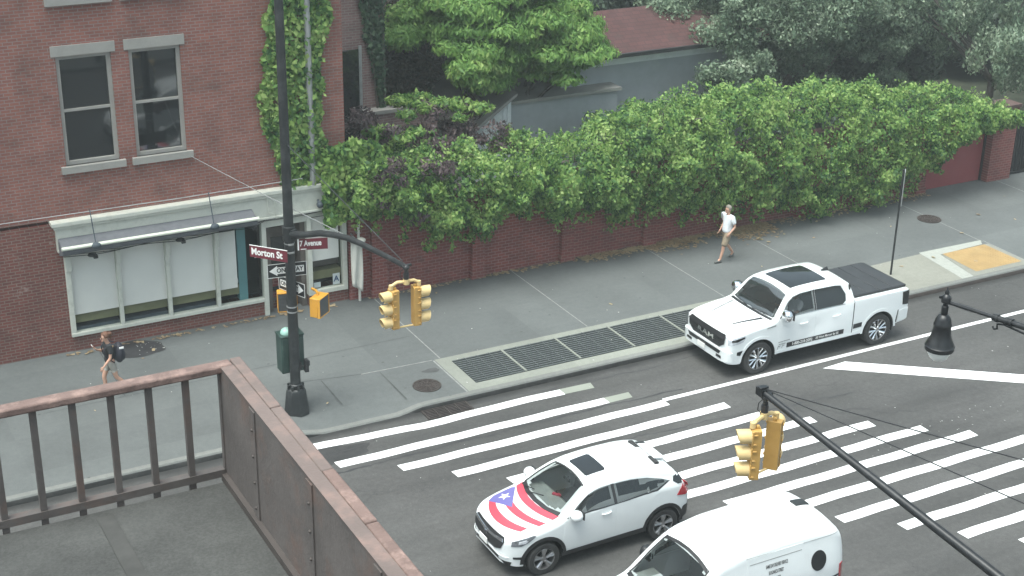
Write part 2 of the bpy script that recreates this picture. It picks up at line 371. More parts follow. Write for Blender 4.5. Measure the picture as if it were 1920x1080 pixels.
# crosswalk: every bar is its own strip of paint
BAR0 = pchip([9.6, 10.76, 11.63, 12.51, 13.49, 14.46, 15.92], [26.60, 26.53, 26.47, 26.41, 26.44, 26.47, 26.46])
bars = [(9.67, 15.9, 26.60), (9.97, 16.6, 25.64), (11.1, 17.78, 24.93), (12.0, 18.96, 24.20), (12.9, 19.6, 23.47), (13.8, 20.29, 22.78),
        (14.6, 21.34, 22.04), (15.5, 22.25, 21.34), (16.38, 23.08, 20.67), (17.2, 24.0, 19.96), (18.03, 24.7, 19.19), (18.97, 25.4, 18.43),
        (19.82, 26.2, 17.65), (20.7, 27.0, 16.9), (21.6, 27.9, 16.12), (22.4, 28.7, 15.35), (23.2, 29.5, 14.6)]
for i, (x0, x1, y) in enumerate(bars):
    h = .135; n = 14; P1 = []; P2 = []
    for q in range(n+1):
        x = x0+(x1-x0)*q/n; wob = .012*math.sin(q*1.7+i)
        if i == 0: wob += BAR0(x)-26.6
        P1.append((x, y-h+wob)); P2.append((x, y+h+wob))
    if i not in (5, 6): P1[0] = (P1[0][0]+.03, P1[0][1])
    sheet('crosswalk_bar', [[P1[q], P1[q+1], P2[q+1], P2[q]] for q in range(n)], .004, M['road_white'])
sheet('faded_bar_end', [[(15.9, 26.33), (16.68, 26.30), (16.73, 26.57), (15.9, 26.60)]], .004, M['road_faded'])
sheet('faded_bar_end', [[(16.6, 25.5), (17.22, 25.5), (17.27, 25.76), (16.6, 25.77)]], .004, M['road_faded'])
sheet('lane_line', [[(x, 25.0), (x+3.3, 25.0), (x+3.3, 25.13), (x, 25.13)] for x in [17.782+3.3*q for q in range(14)]], .004, M['road_white'])
d = Vector((26.34-22.9, 22.35-24.86)).normalized(); e = Vector((-d.y, d.x)); A = Vector((22.75, 24.62))
pp = [A+e*.2, A-e*.27-d*.55, A-e*.27+d*14, A+e*.2+d*14]
sheet('diagonal_stripe', [[(p.x, p.y) for p in pp]], .0065, M['road_white'])
# older asphalt patches and tarred cracks
def wiggle(name, pts, wd, z, m, amp=.03, n=60):
    b = MB(); pts = [Vector(p) for p in pts]; seg = []
    for i in range(len(pts)-1):
        for q in range(n):
            seg.append(pts[i].lerp(pts[i+1], q/n))
    seg.append(pts[-1]); L = []
    for i, p in enumerate(seg):
        o = mnoise.noise(Vector((p.x*1.3, p.y*1.3, 3.1)))*amp*2 + mnoise.noise(Vector((p.x*6, p.y*6, 7.7)))*amp
        t = (seg[min(i+1, len(seg)-1)]-seg[max(i-1, 0)]).normalized(); nn = Vector((-t.y, t.x)); wdt = wd*(.5+abs(mnoise.noise(Vector((p.x*3, p.y*3, 1))))*1.6)
        L.append((p+nn*(o+wdt/2), p+nn*(o-wdt/2)))
    for i in range(len(L)-1):
        a, c = L[i], L[i+1]; b.quad((a[0].x, a[0].y, z), (a[1].x, a[1].y, z), (c[1].x, c[1].y, z), (c[0].x, c[0].y, z))
    return structure(b.build(name, m, None, 0))
M['tar'] = mat('tar_crack', (.026, .026, .029), .7, var=.3)
wiggle('road_crack', [(9.2, 25.3), (12.2, 25.38), (15.5, 25.42), (18.5, 25.35)], .05, .0022, M['tar'])
wiggle('road_crack', [(11.2, 26.9), (11.1, 26.3), (10.6, 26.15), (9.6, 26.1)], .03, .0022, M['tar'], .02)
wiggle('road_crack', [(12.5, 24.6), (14.6, 23.95), (17.5, 23.8), (22, 23.4)], .035, .0022, M['tar'], .05)
wiggle('road_crack', [(13.9, 26.85), (18.0, 26.6), (20, 26.7)], .03, .0022, M['tar'], .05)
def blob(name, c, rx, ry, z, m, seed=0, n=48, rot=0.0, amp=.35):
    P = []
    for i in range(n):
        q = 2*PI*i/n; rr = 1+amp*mnoise.noise(Vector((math.cos(q)*1.5+seed, math.sin(q)*1.5, seed)))
        x, y = rx*rr*math.cos(q), ry*rr*math.sin(q); P.append((c[0]+x*math.cos(rot)-y*math.sin(rot), c[1]+x*math.sin(rot)+y*math.cos(rot)))
    return sheet(name, [P], z, m)
blob('asphalt_patch', (9.6, 26.15), 1.3, .42, .002, M['asphalt_patch'], 2.2)
blob('oil_stain', (27.9, 25.9), .16, .28, .002, M['tar'], 5.1)
blob('oil_stain', (28.7, 23.6), .4, .09, .002, M['tar'], 8.1)
blob('dark_patch', (7.75, 32.75), .62, .46, .145, M['tar'], 1.3, amp=.25)
blob('dark_patch', (13.55, 28.55), .2, .1, .145, M['joint_dark'], 4.4)

# paving joints, pads
jz = .1445
jl = [[(14.02+o-.014, 27.25 if i == 99 else 29.06), (14.02+o+.014, 29.06), (14.02+o+.03, 33.2), (14.02+o, 33.2)] for i, o in enumerate((0, 4.12, 8.36, 11.6, 17.55, 22.0, 26.4))]
sheet('sidewalk_joint', jl, jz, M['joint'])
sheet('sidewalk_joint', [[(12.0, 29.08), (13.8, 29.02), (13.8, 29.05), (12.0, 29.115)], [(13.80, 27.2), (13.84, 27.2), (13.84, 29.0), (13.80, 29.0)],
      [(9.55, 27.9), (9.585, 27.9), (9.66, 28.6), (9.62, 28.6)], [(31.6, 27.2), (31.63, 27.2), (31.66, 29.1), (31.63, 29.1)]], jz, M['joint'])
sheet('sidewalk_joint', [[(10.2, 29.4), (12.0, 29.085), (12.0, 29.105), (10.2, 29.425)], [(12.42, 27.5), (12.44, 27.5), (12.44, 29.0), (12.42, 29.0)],
      [(11.02, 27.9), (11.04, 27.9), (11.05, 29.2), (11.03, 29.2)], [(5, 30.4), (13.9, 30.5), (13.9, 30.515), (5, 30.415)], [(6.8, 30.45), (6.82, 30.45), (6.9, 33.2), (6.88, 33.2)]], jz, M['joint_dark'])
X0, X1 = 13.86, 22.0
sheet('grate_surround', [[(X0, 27.2), (X1, 27.2), (X1, 27.5), (X0, 27.5)], [(X0, 28.79), (X1, 28.79), (X1, 29.03), (X0, 29.03)],
      [(X0, 27.5), (14.2, 27.5), (14.2, 28.79), (X0, 28.79)], [(21.7, 27.5), (X1, 27.5), (X1, 28.79), (21.7, 28.79)]], .1455, M['pale_concrete'])
sheet('concrete_pad', [[(X1, 27.2), (29.35, 27.2), (29.35, 29.12), (26.2, 29.0), (X1, 29.03)]], .1455, M['cream_concrete'])
sheet('concrete_band', [[(29.0, 27.2), (29.42, 27.2), (29.72, 28.82), (31.4, 28.9), (31.6, 29.17), (29.25, 29.2)]], .1485, M['new_concrete'])
sheet('concrete_pad', [[(29.43, 27.2), (31.6, 27.2), (31.6, 28.87), (29.73, 28.8)]], .1475, M['cream_concrete'])
b = MB()
b.quad((29.72, 27.42, .1515), (31.45, 27.42, .1515), (31.45, 28.86, .1515), (29.80, 28.83, .1515))
for i in range(17):
    for j in range(14):
        b.cyl((29.86+i*.096, 27.49+j*.098, .151), (29.86+i*.096, 27.49+j*.098, .157), .022, .016, 6)
structure(b.build('tactile_paving', M['tactile'], None, 30), 'yellow tactile paving')

# subway grates
lab = ['steel subway grate nearest the corner, beside the sidewalk manhole', 'steel subway grate second from the corner in the row along the kerb', 'steel subway grate in the middle of the row along the kerb',
       'steel subway grate just ahead of the one at the pickup bumper', 'steel subway grate partly hidden by the pickup front bumper']
gx = [(14.2, 15.5), (15.56, 17.0), (17.06, 18.53), (18.59, 20.09), (20.15, 21.66)]
for i, (a, c) in enumerate(gx):
    t = thing('subway_grate', lab[i], 'grate', (a, 27.5, .14), 0, 'subway grates along the kerb'); L = c-a
    MB().quad((0, 0, .006), (L, 0, .006), (L, 1.29, .006), (0, 1.29, .006)).build('pit', M['pit'], t, 0)  # flat near-black sheet; shade under the bars is put into its colour
    f = MB()
    for q in range(13): f.bx(0, L, .012+q*.101, .050+q*.101, .008, .028)
    n = 4
    for q in range(1, n): f.bx(L*q/n-.008, L*q/n+.008, .0, 1.29, .03, .034)
    f.build('bars', M['grate_steel'], t, 0)
    MB().bx(L, L+.055, 0, 1.29, .004, .036).build('divider', M['pale_concrete'], t, 0)
# manholes and the storm drain
def manhole(c, r, z, label, ridges=True):
    t = thing('manhole_cover', label, 'manhole', (c[0], c[1], z))
    MB().lathe([(r*1.08, 0), (r*1.08, .012), (r*.97, .012), (r*.96, .004)], n=40).build('rim', M['iron'], t)
    b = MB(); b.lathe([(0.001, .010), (r*.95, .010)], n=40)
    for k in range(4):
        rr = r*(.2+.2*k); b.lathe([(rr, .01), (rr, .02), (rr+r*.07, .02), (rr+r*.07, .01)], n=40)
    for k in range(12):
        q = 2*PI*k/12; b.box((math.cos(q)*r*.6, math.sin(q)*r*.6, .013), (r*.6, .03, .012), Matrix.Rotation(q, 3, 'Z'))
    b.build('lid', M['iron'], t)
manhole((13.12, 27.88), .31, .146, 'round rusty manhole cover in the sidewalk corner beside the subway grates')
manhole((31.48, 31.18), .33, .146, 'plain dark manhole cover in the sidewalk beyond the yellow tactile paving')
t = thing('storm_drain', 'dark barred storm drain in the gutter beside the first crosswalk bar', 'drain', (12.55, 26.58, 0))
MB().quad((0, 0, .003), (1.15, 0, .003), (1.15, .46, .003), (0, .46, .003)).build('pit', M['pit'], t, 0)  # shade below the drain bars, painted as a flat dark sheet
b = MB()
for q in range(7): b.bx(0, 1.15, .01+q*.068, .04+q*.068, .004, .02)
for q in range(5): b.bx(.02+q*.27, .05+q*.27, 0, .46, .004, .024)
b.build('bars', M['iron'], t, 0)
# fallen leaves along the wall, bits of litter
M['litter_leaf'] = leaf_mat('fallen_leaves', [(.0, (.14, .10, .065)), (.4, (.26, .185, .11)), (.7, (.36, .285, .18)), (1, (.21, .19, .11))], 2.0, .1)
def scatter_quads(name, pts, size, m, tilt=.5, kind='stuff'):
    n = len(pts); P = np.array(pts); v = np.zeros((n, 4, 3)); a = rng.uniform(0, 2*PI, n); s = size*rng.uniform(.6, 1.4, n)
    for i, (dx, dy) in enumerate(((-1, -.6), (1, -.6), (1, .6), (-1, .6))):
        v[:, i, 0] = P[:, 0]+s*(dx*np.cos(a)-dy*np.sin(a)); v[:, i, 1] = P[:, 1]+s*(dx*np.sin(a)+dy*np.cos(a)); v[:, i, 2] = P[:, 2]+rng.uniform(0, tilt, n)*s
    me = bpy.data.meshes.new(name); me.from_pydata(v.reshape(-1, 3).tolist(), [], [(4*i, 4*i+1, 4*i+2, 4*i+3) for i in range(n)])
    at = me.attributes.new('leaf', 'FLOAT', 'POINT'); at.data.foreach_set('value', np.repeat(rng.random(n), 4))
    return tag(finish(name, me, m, None, 0), None, None, None, kind)
pts = []
for (x0, x1, n, dep) in ((13.8, 17.2, 60, .12), (17.2, 20.2, 110, .14), (20.3, 22.6, 420, .30), (22.4, 24.2, 520, .5), (24, 26.6, 300, .3), (25.2, 26.8, 520, .75), (26.6, 33, 420, .35), (6, 13, 120, .1)):
    for _ in range(n):
        pts.append((random.uniform(x0, x1), 33.13-abs(random.gauss(0, dep*.6)), .15))
for _ in range(20): pts.append((random.uniform(5, 36), random.uniform(27.3, 33), .15))
tag(scatter_quads('fallen_leaves', pts, .042, M['litter_leaf']), 'brown fallen leaves along the foot of the wall', 'leaves')
M['scrap'] = mat('pale_scrap', (.42, .42, .40), .8)
pts = [(random.uniform(9, 30), random.uniform(17, 26.9), .006) for _ in range(50)] + [(random.gauss(22.8, 1.6), random.gauss(21.2, .35), .006) for _ in range(36)] + [(random.uniform(5, 33), random.uniform(27.3, 33), .15) for _ in range(60)] + [(random.gauss(8.0, .25), random.gauss(32.85, .2), .15) for _ in range(24)]
tag(scatter_quads('litter', pts, .014, M['scrap']), 'small pale scraps of litter on the road', 'litter')
# ================================================================== the corner shop
M['brick_shop'] = brick_mat('shop_brick', (.18, .054, .043), (.125, .042, .036), (.19, .14, .12), 'xz0', pale=.35)
M['brick_upper'] = brick_mat('upper_brick', (.255, .092, .072), (.20, .074, .062), (.22, .17, .15), 'xz0', seed=.4)
M['brick_wall'] = brick_mat('garden_brick', (.215, .052, .046), (.15, .04, .038), (.24, .135, .118), 'xz0', bh=.085, ms=.012, seed=.2)
M['brick_wall_y'] = brick_mat('garden_brick_side', (.125, .044, .042), (.085, .034, .034), (.175, .12, .112), 'yz0', bh=.085, ms=.012)
M['brick_rear'] = brick_mat('rear_brick', (.24, .15, .14), (.18, .11, .105), (.25, .21, .2), 'xz0', seed=.7)
M['mint_frame'] = mat('mint_frame', (.52, .53, .475), .55, var=.06, dirt=(.22, .23, .2), dirt_amt=.5, dirt_scale=3)
M['shade'] = mat('roller_shade', (.82, .77, .745), .9, var=.05, scale=.8)
M['olive'] = mat('olive_shelf', (.17, .165, .09), .8, var=.15)
M['ledge_dark'] = mat('ledge_dark', (.05, .065, .08), .7, var=.2)
M['teal'] = mat('teal_column', (.10, .23, .25), .5, var=.06)
M['awning'] = mat('awning_cloth', (.11, .115, .128), .8, var=.15, scale=6, dirt=(.13, .13, .14), dirt_amt=.4, dirt_scale=2)
M['tube'] = mat('awning_tube', (.62, .64, .55), .4, var=.08)
M['stone'] = mat('grey_stone', (.29, .28, .26), .85, var=.1, dirt=(.14, .13, .12), dirt_amt=.5, dirt_scale=1.5)
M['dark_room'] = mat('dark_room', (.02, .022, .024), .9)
M['door_wood'] = mat('door_wood', (.10, .085, .075), .6, var=.25)
M['paper'] = mat('paper', (.62, .64, .66), .8, var=.03)
M['blue_ink'] = mat('blue_ink', (.05, .10, .25), .7)
M['cloth_white'] = mat('cloth_white', (.55, .54, .49), .85, var=.1, dirt=(.35, .33, .29), dirt_amt=.4)

S = thing('shop_building', 'brick corner building with a pale mint shopfront and a rolled grey awning', 'building', (9.0, 33.3, 0))
OS = (9.0, 33.3, 0)
def sp(mb, name, m, parent=None, **k):
    return mb.build(name, m, parent or S, origin=OS, **k)
# walls (solid building behind)
b = MB()
b.bx(-6, 6.33, 33.3, 42, 0, 3.42); b.bx(6.33, 13.42, 33.9, 42, 0, .2)
sp(b, 'side_wall', M['brick_shop'], smooth=0)
b = MB(); b.bx(6.33, 11.24, 33.28, 33.62, .0, .53); b.bx(12.35, 13.42, 33.28, 33.62, .0, .46)
sp(b, 'knee_wall', M['brick_shop'], smooth=0)
# upper storey with openings
ops = [(-4.6, -3.2), (-1.9, -.5), (.8, 2.2), (3.5, 4.9), (6.62, 7.85), (8.25, 9.45)]
rows = [(4.75, 7.3), (8.6, 10.9)]
b = MB(); x = -6.0
for (a, c) in ops+[(13.45, 13.45)]:
    b.bx(x, a, 33.3, 33.7, 3.5, 12.0)
    if c > a:
        z = 3.5
        for (z0, z1) in rows: b.bx(a, c, 33.3, 33.7, z, z0); z = z1
        b.bx(a, c, 33.3, 33.7, z, 12.0)
    x = c
b.bx(13.10, 13.452, 33.702, 42.0, 3.5, 12.0); b.bx(-6, 13.1, 41.6, 42.01, 3.5, 12.0)
sp(b, 'upper_wall', M['brick_upper'], smooth=0)
sp(MB().bx(-6.1, 13.52, 33.1, 42.1, 12.003, 12.25), 'roof', M['stone'], smooth=0)
for (a, c) in ops:
    for (z0, z1) in rows:
        f = MB()
        f.bx(a, a+.09, 33.36, 33.46, z0, z1); f.bx(c-.09, c, 33.36, 33.46, z0, z1); f.bx(a+.09, c-.09, 33.36, 33.46, z0, z0+.09); f.bx(a+.09, c-.09, 33.36, 33.46, z1-.09, z1)
        f.bx(a+.09, c-.09, 33.38, 33.45, (z0+z1)/2-.03, (z0+z1)/2+.03)
        fo = sp(f, 'window', M['stone'], smooth=0)
        sp(MB().quad((a, 33.43, z0), (c, 33.43, z0), (c, 33.43, z1), (a, 33.43, z1)), 'pane', M['dark_glass'], fo, smooth=0)
        sp(MB().bx(a+.1, c-.1, 33.47, 33.49, z0+.7, z1-.05), 'curtain', M['shade'], fo, smooth=0)
        s_ = MB(); s_.bx(a-.12, c+.12, 33.2, 33.36, z0-.16, z0); sp(s_, 'sill', M['stone'], fo, smooth=0)
        s_ = MB(); s_.bx(a-.1, c+.1, 33.27, 33.36, z1, z1+.24); sp(s_, 'lintel', M['stone'], fo, smooth=0)
# fascia and cornice
b = MB(); b.bx(6.2, 13.5, 33.15, 33.66, 2.74, 3.40)
sp(b, 'fascia', M['mint_frame'], smooth=0)
b = MB(); b.bx(6.1, 13.52, 33.05, 33.5, 3.403, 3.5); b.bx(6.15, 13.5, 33.10, 33.149, 3.32, 3.40); b.bx(6.2, 13.5, 33.11, 33.149, 2.76, 2.82)
sp(b, 'cornice', M['mint_frame'], smooth=0, bevel=.012)
# frame of the shop window
b = MB()
mul = [(6.33, 6.45), (7.52, 7.61), (8.71, 8.80), (9.93, 10.02)]
for a, c in mul: b.bx(a, c, 33.24, 33.38, .62, 2.74)
b.bx(11.14, 11.26, 33.22, 33.40, .14, 2.74)
b.bx(6.33, 11.14, 33.22, 33.40, .53, .62); b.bx(6.45, 11.14, 33.26, 33.38, 2.62, 2.738)
b.bx(12.33, 12.45, 33.22, 33.40, .46, 2.738); b.bx(13.28, 13.40, 33.22, 33.40, .46, 2.738); b.bx(12.45, 13.28, 33.23, 33.40, .46, .58); b.bx(12.45, 13.28, 33.25, 33.39, 2.58, 2.737)
b.bx(11.26, 12.33, 33.24, 33.40, 2.50, 2.736)
sp(b, 'frame', M['mint_frame'], smooth=0, bevel=.008)
b = MB()
for a, c in mul: b.bx(a+.01, c+.03, 33.19, 33.239, 2.22, 2.72)
b.bx(6.46, 9.92, 33.2, 33.255, 2.655, 2.69)
sp(b, 'frame_cap', M['mint_frame'], smooth=0, bevel=.008)
# panes with what stands behind them
def pane(x0, x1, z0, z1): return sp(MB().quad((x0, 33.31, z0), (x1, 33.31, z0), (x1, 33.31, z1), (x0, 33.31, z1)), 'pane', M['shop_glass'], smooth=0)
for (x0, x1) in ((6.45, 7.52), (7.61, 8.71), (8.80, 9.93)):
    p = pane(x0, x1, .62, 2.62)
    sp(MB().bx(x0, x1, 33.36, 33.37, 1.04, 2.56), 'roller_shade', M['shade'], p, smooth=0)
    sp(MB().bx(x0, x1, 33.42, 33.7, .80, 1.06), 'shelf', M['olive'], p, smooth=0)
    sp(MB().bx(x0, x1, 33.395, 33.75, .62, .69), 'inner_ledge', M['ledge_dark'], p, smooth=0)
p = pane(10.02, 11.14, .62, 2.62)
sp(MB().bx(10.02, 10.50, 33.36, 33.37, 1.00, 2.52), 'roller_shade', M['shade'], p, smooth=0)
sp(MB().bx(10.02, 10.60, 33.42, 33.7, .80, 1.06), 'shelf', M['olive'], p, smooth=0)
sp(MB().bx(10.55, 10.77, 33.40, 33.6, .62, 2.62), 'column', M['teal'], p, smooth=0)
b = MB(); b.bx(10.96, 11.09, 33.318, 33.322, 1.72, 2.0); sp(b, 'notice', M['paper'], p, smooth=0)
b = MB(); b.bx(10.40, 10.66, 33.5, 33.7, 1.06, 1.14); b.sphere((10.55, 33.55, 1.12), (.12, .1, .08), 8, 6); sp(b, 'white_bag', M['paper'], p)
p = pane(12.45, 13.28, .58, 2.58)
sp(MB().bx(12.45, 13.22, 33.36, 33.37, 1.34, 2.52), 'roller_shade', M['shade'], p, smooth=0)
sp(MB().bx(12.45, 13.28, 33.42, 33.72, .80, 1.02), 'shelf', M['olive'], p, smooth=0)
sp(MB().bx(12.45, 13.28, 33.55, 33.75, 1.10, 1.36), 'inner_beam', M['door_wood'], p, smooth=0)
sp(MB().bx(12.50, 12.68, 33.318, 33.322, .62, .76), 'notice', M['paper'], p, smooth=0)
g = sp(MB().bx(13.02, 13.21, 33.316, 33.322, .62, .92), 'grade_card', M['paper'], p, smooth=0)
text_obj('letter', 'A', .22, M['blue_ink'], g, frame_of((13.115-9, 33.312-33.3, .77), (1, 0, 0), (0, 0, 1)), bold=.004)
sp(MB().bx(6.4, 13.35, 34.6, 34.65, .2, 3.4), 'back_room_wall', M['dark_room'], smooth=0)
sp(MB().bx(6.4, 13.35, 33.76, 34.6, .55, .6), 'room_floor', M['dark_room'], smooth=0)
# recessed door
d = sp(MB().bx(11.42, 12.2, 33.92, 33.98, .14, 2.14), 'door', M['door_wood'], smooth=0)
b = MB(); b.bx(11.56, 12.06, 33.895, 33.918, 1.0, 1.95); sp(b, 'door_glass', M['dark_glass'], d, smooth=0)
b = MB(); b.bx(11.56, 12.06, 33.90, 33.919, .3, .85); sp(b, 'door_panel', M['brick_wall'], d, smooth=0)
b = MB(); b.sphere((11.5, 33.88, 1.05), .035); sp(b, 'door_handle', M['chrome'], d)
b = MB(); b.bx(11.27, 11.42, 33.4, 33.99, .14, 2.5); b.bx(12.2, 12.33, 33.4, 33.99, .14, 2.5); b.bx(11.42, 12.2, 33.90, 33.99, 2.14, 2.22)
sp(b, 'door_frame', M['door_wood'], smooth=0)
b = MB(); b.quad((11.42, 33.95, 2.22), (12.2, 33.95, 2.22), (12.2, 33.95, 2.5), (11.42, 33.95, 2.5)); sp(b, 'transom_pane', M['dark_glass'], smooth=0)
b = MB(); b.tube([(12.50, 33.12, 3.5), (12.50, 33.12, 8.8)], .08, 10); sp(b, 'downpipe', M['grey_metal'])
# rolled awning
aw = sp(MB().prism([(33.15, 3.10), (32.78, 2.98), (32.72, 2.90), (32.76, 2.80), (33.15, 2.66)], 6.22, 10.9, plane='yz'), 'awning', M['awning'], smooth=0, bevel=.02)
b = MB(); b.cyl((6.2, 32.70, 2.99), (10.92, 32.70, 2.99), .045, n=14); sp(b, 'awning_tube', M['tube'], aw)
for xx in (6.98, 9.80):
    b = MB(); b.sphere((xx, 32.68, 2.97), (.12, .085, .08)); b.cyl((xx, 32.70, 2.99), (xx, 33.0, 3.75), .013, n=6); sp(b, 'awning_bracket', M['ledge_dark'], aw)
# wires and spotlights along the fascia
b = MB()
for k, dz in enumerate((0, .05, .1)):
    pts = [(6.3+q*.35, 33.12, 2.66-dz*.5+.03*math.sin(q*1.1+k)) for q in range(14)] + [(11.2+q*.35, 33.13, 2.75+.05*q/5-dz*.4+.02*math.sin(q+k)) for q in range(7)]
    b.tube(pts, .009, 5)
sp(b, 'wire', M['black'])
for xx, zz in ((6.95, 2.60), (9.05, 2.62), (10.85, 2.66), (12.95, 2.70)):
    b = MB(); b.sphere((xx, 33.08, zz), (.11, .07, .055), 10, 6); b.box((xx+.07, 33.06, zz-.05), (.1, .1, .07)); sp(b, 'spotlight', M['black'])
b = MB(); b.sphere((12.62, 33.0, 2.98), .09); b.cyl((12.62, 33.0, 2.98), (12.62, 33.14, 3.06), .03); sp(b, 'wall_lamp', M['ledge_dark'])
b = MB(); b.tube([(11.3, 33.12, 3.4), (11.3, 33.1, 2.95), (11.42, 33.1, 2.9)], .012, 6); b.tube([(11.45, 33.12, 3.4), (11.5, 33.1, 2.75)], .01, 6); sp(b, 'conduit', M['mint_frame'])
b = MB(); b.tube([(-6, 33.05, 3.66), (5.5, 33.03, 3.70), (9.0, 33.03, 3.68), (12.2, 33.03, 3.72)], .012, 5); sp(b, 'cable', M['grey_metal'])
# left neighbour front (shut, brick piers)
b = MB()
for x0 in (-5.2, -2.6, 0.0, 2.6): b.bx(x0, x0+1.9, 33.2, 33.31, .9, 2.9)
sp(b, 'shutter', M['grey_metal'], smooth=0)
# white pole and folded cloth at the end of the front
t = thing('downspout', 'peeling white pipe rising at the right end of the shopfront', 'pipe', (13.66, 33.08, 0))
MB().tube([(0, 0, .13), (0, 0, 2.0), (.02, -.01, 2.5)], .035, 10).build('pipe', M['cloth_white'], t)
b = MB(); b.bx(-.05, .05, -.02, .1, .9, .94); b.bx(-.05, .05, -.02, .1, 2.0, 2.04); b.build('clamp', M['grey_metal'], t, 0)
t = thing('cloth_banner', 'limp off-white cloth banner hanging from a bracket at the shop corner', 'banner', (13.5, 32.95, 0))
P = []; F = []
nx, nz = 8, 14
for j in range(nz+1):
    z = 1.86-1.18*j/nz
    for i in range(nx+1):
        u = i/nx; x = -.12+u*.30; y = -.05+.05*math.sin(u*9+j*.25)*(.5+j/nz*.5)
        P.append((x, y, z-u*.22*(j/nz)))
F = [(j*(nx+1)+i, j*(nx+1)+i+1, (j+1)*(nx+1)+i+1, (j+1)*(nx+1)+i) for j in range(nz) for i in range(nx)]
o = MB().add(P, F).build('cloth', M['cloth_white'], t, 180); so_ = o.modifiers.new('solid', 'SOLIDIFY'); so_.thickness = .01
b = MB(); b.tube([(-.14, -.05, 1.9), (.1, -.2, 1.88), (.36, -.34, 1.74)], [.04, .05, .03], 8); b.sphere((.1, -.15, 1.93), (.14, .12, .07), 10, 6); b.build('furled_roll', M['cloth_white'], t)
b = MB(); b.tube([(0, .32, 2.0), (0, 0, 1.95)], .02, 8); b.build('bracket', M['grey_metal'], t)

# ================================================================== garden wall, garage door, gate
M['cap_dark'] = mat('cap_dark', (.085, .05, .046), .9, var=.25, dirt=(.06, .065, .045), dirt_amt=.6, dirt_scale=3)
Wt = thing('brick_garden_wall', 'long dark red brick garden wall with piers, half covered by vines', 'wall', (13.8, 33.2, 0))
OW = (13.8, 33.2, 0)
b = MB(); b.bx(13.44, 33.02, 33.2, 33.5, 0, 2.62); b.build('wall', M['brick_wall'], Wt, 0, origin=OW)
b = MB(); b.bx(13.44, 33.02, 33.15, 33.55, 2.623, 2.70); b.build('coping', M['cap_dark'], Wt, 0, origin=OW)
px = [(14.02, 14.45), (16.93, 17.30), (19.70, 20.08), (22.42, 22.80), (25.15, 25.52), (27.88, 28.25), (30.6, 30.97), (32.66, 33.0)]
for i, (a, c) in enumerate(px):
    b = MB(); b.bx(a, c, 33.06, 33.2, 0, 2.75); b.bx(a-.03, c+.03, 33.02, 33.2, 2.753, 2.84); b.bx(a-.03, c+.03, 33.03, 33.2, .0, .35)
    b.build('pier', M['brick_wall'], Wt, 0, origin=OW)
M['garage_red'] = mat('garage_red', (.25, .052, .056), .6, var=.1, scale=1.2, dirt=(.15, .06, .06), dirt_amt=.4)
G = thing('garage_door', 'plain dull red roll-down garage door at the end of the brick wall', 'garage door', (34.3, 33.3, 0))
b = MB()
for q in range(23): b.bx(-1.26, 1.24, .0, .04+.012*(q % 2), .14+q*.095, .14+q*.095+.094)
b.build('shutter', M['garage_red'], G, 0)
b = MB(); b.bx(-1.3, 1.26, -.05, .3, 2.33, 2.62); b.build('lintel', M['brick_wall'], G, 0)
b = MB(); b.bx(-1.34, -1.26, -.06, .1, .13, 2.33); b.build('jamb', M['black'], G, 0)
b = MB(); b.bx(1.24, 1.3, -.06, .1, .13, 2.33); b.build('jamb', M['black'], G, 0)
t = thing('brick_pier', 'broad brick pier between the red garage door and the dark gate', 'pier', (36.05, 33.1, 0))
b = MB(); b.bx(-.45, .55, -.12, .5, 0, 2.55); b.build('shaft', M['brick_wall'], t, 0)
b = MB(); b.bx(-.5, .6, -.17, .55, 2.553, 2.66); b.build('cap', M['cap_dark'], t, 0)
t = thing('iron_gate', 'dark iron gate at the right edge beside the brick pier', 'gate', (37.3, 33.2, 0))
b = MB()
for q in range(12): b.bx(-.65+q*.12, -.63+q*.12, 0, .03, .15, 2.3)
b.bx(-.68, .75, -.01, .04, .2, .26); b.bx(-.68, .75, -.01, .04, 2.2, 2.26)
b.build('bars', M['black'], t, 0)
MB().bx(-.66, .74, .06, .09, .14, 2.25).build('backing_panel', M['dark_room'], t, 0)
t = thing('brick_boundary_wall', 'brick wall continuing beyond the dark iron gate', 'wall', (40, 33.3, 0))
MB().bx(-1.9, 30, -.1, .25, 0, 2.6).build('wall', M['brick_wall'], t, 0)

# ================================================================== behind the wall
M['shingle'] = brick_mat('red_shingle', (.080, .032, .031), (.062, .026, .026), (.042, .02, .02), 'xy0', bw=.3, bh=.16, ms=.012, seed=.3)
M['house_wall'] = mat('house_stucco', (.36, .38, .40), .85, var=.06, dirt=(.26, .27, .27), dirt_amt=.4)
M['shed_white'] = mat('shed_boards', (.72, .75, .76), .7, var=.06, dirt=(.25, .27, .26), dirt_amt=.4)
H = thing('red_roofed_house', 'low grey house with a hipped red shingle roof behind the vines', 'house', (26.5, 41, 0))
b = MB(); b.bx(-3.6, 4.0, -2.2, .6, 0, 4.25); b.build('wall', M['house_wall'], H, 0)
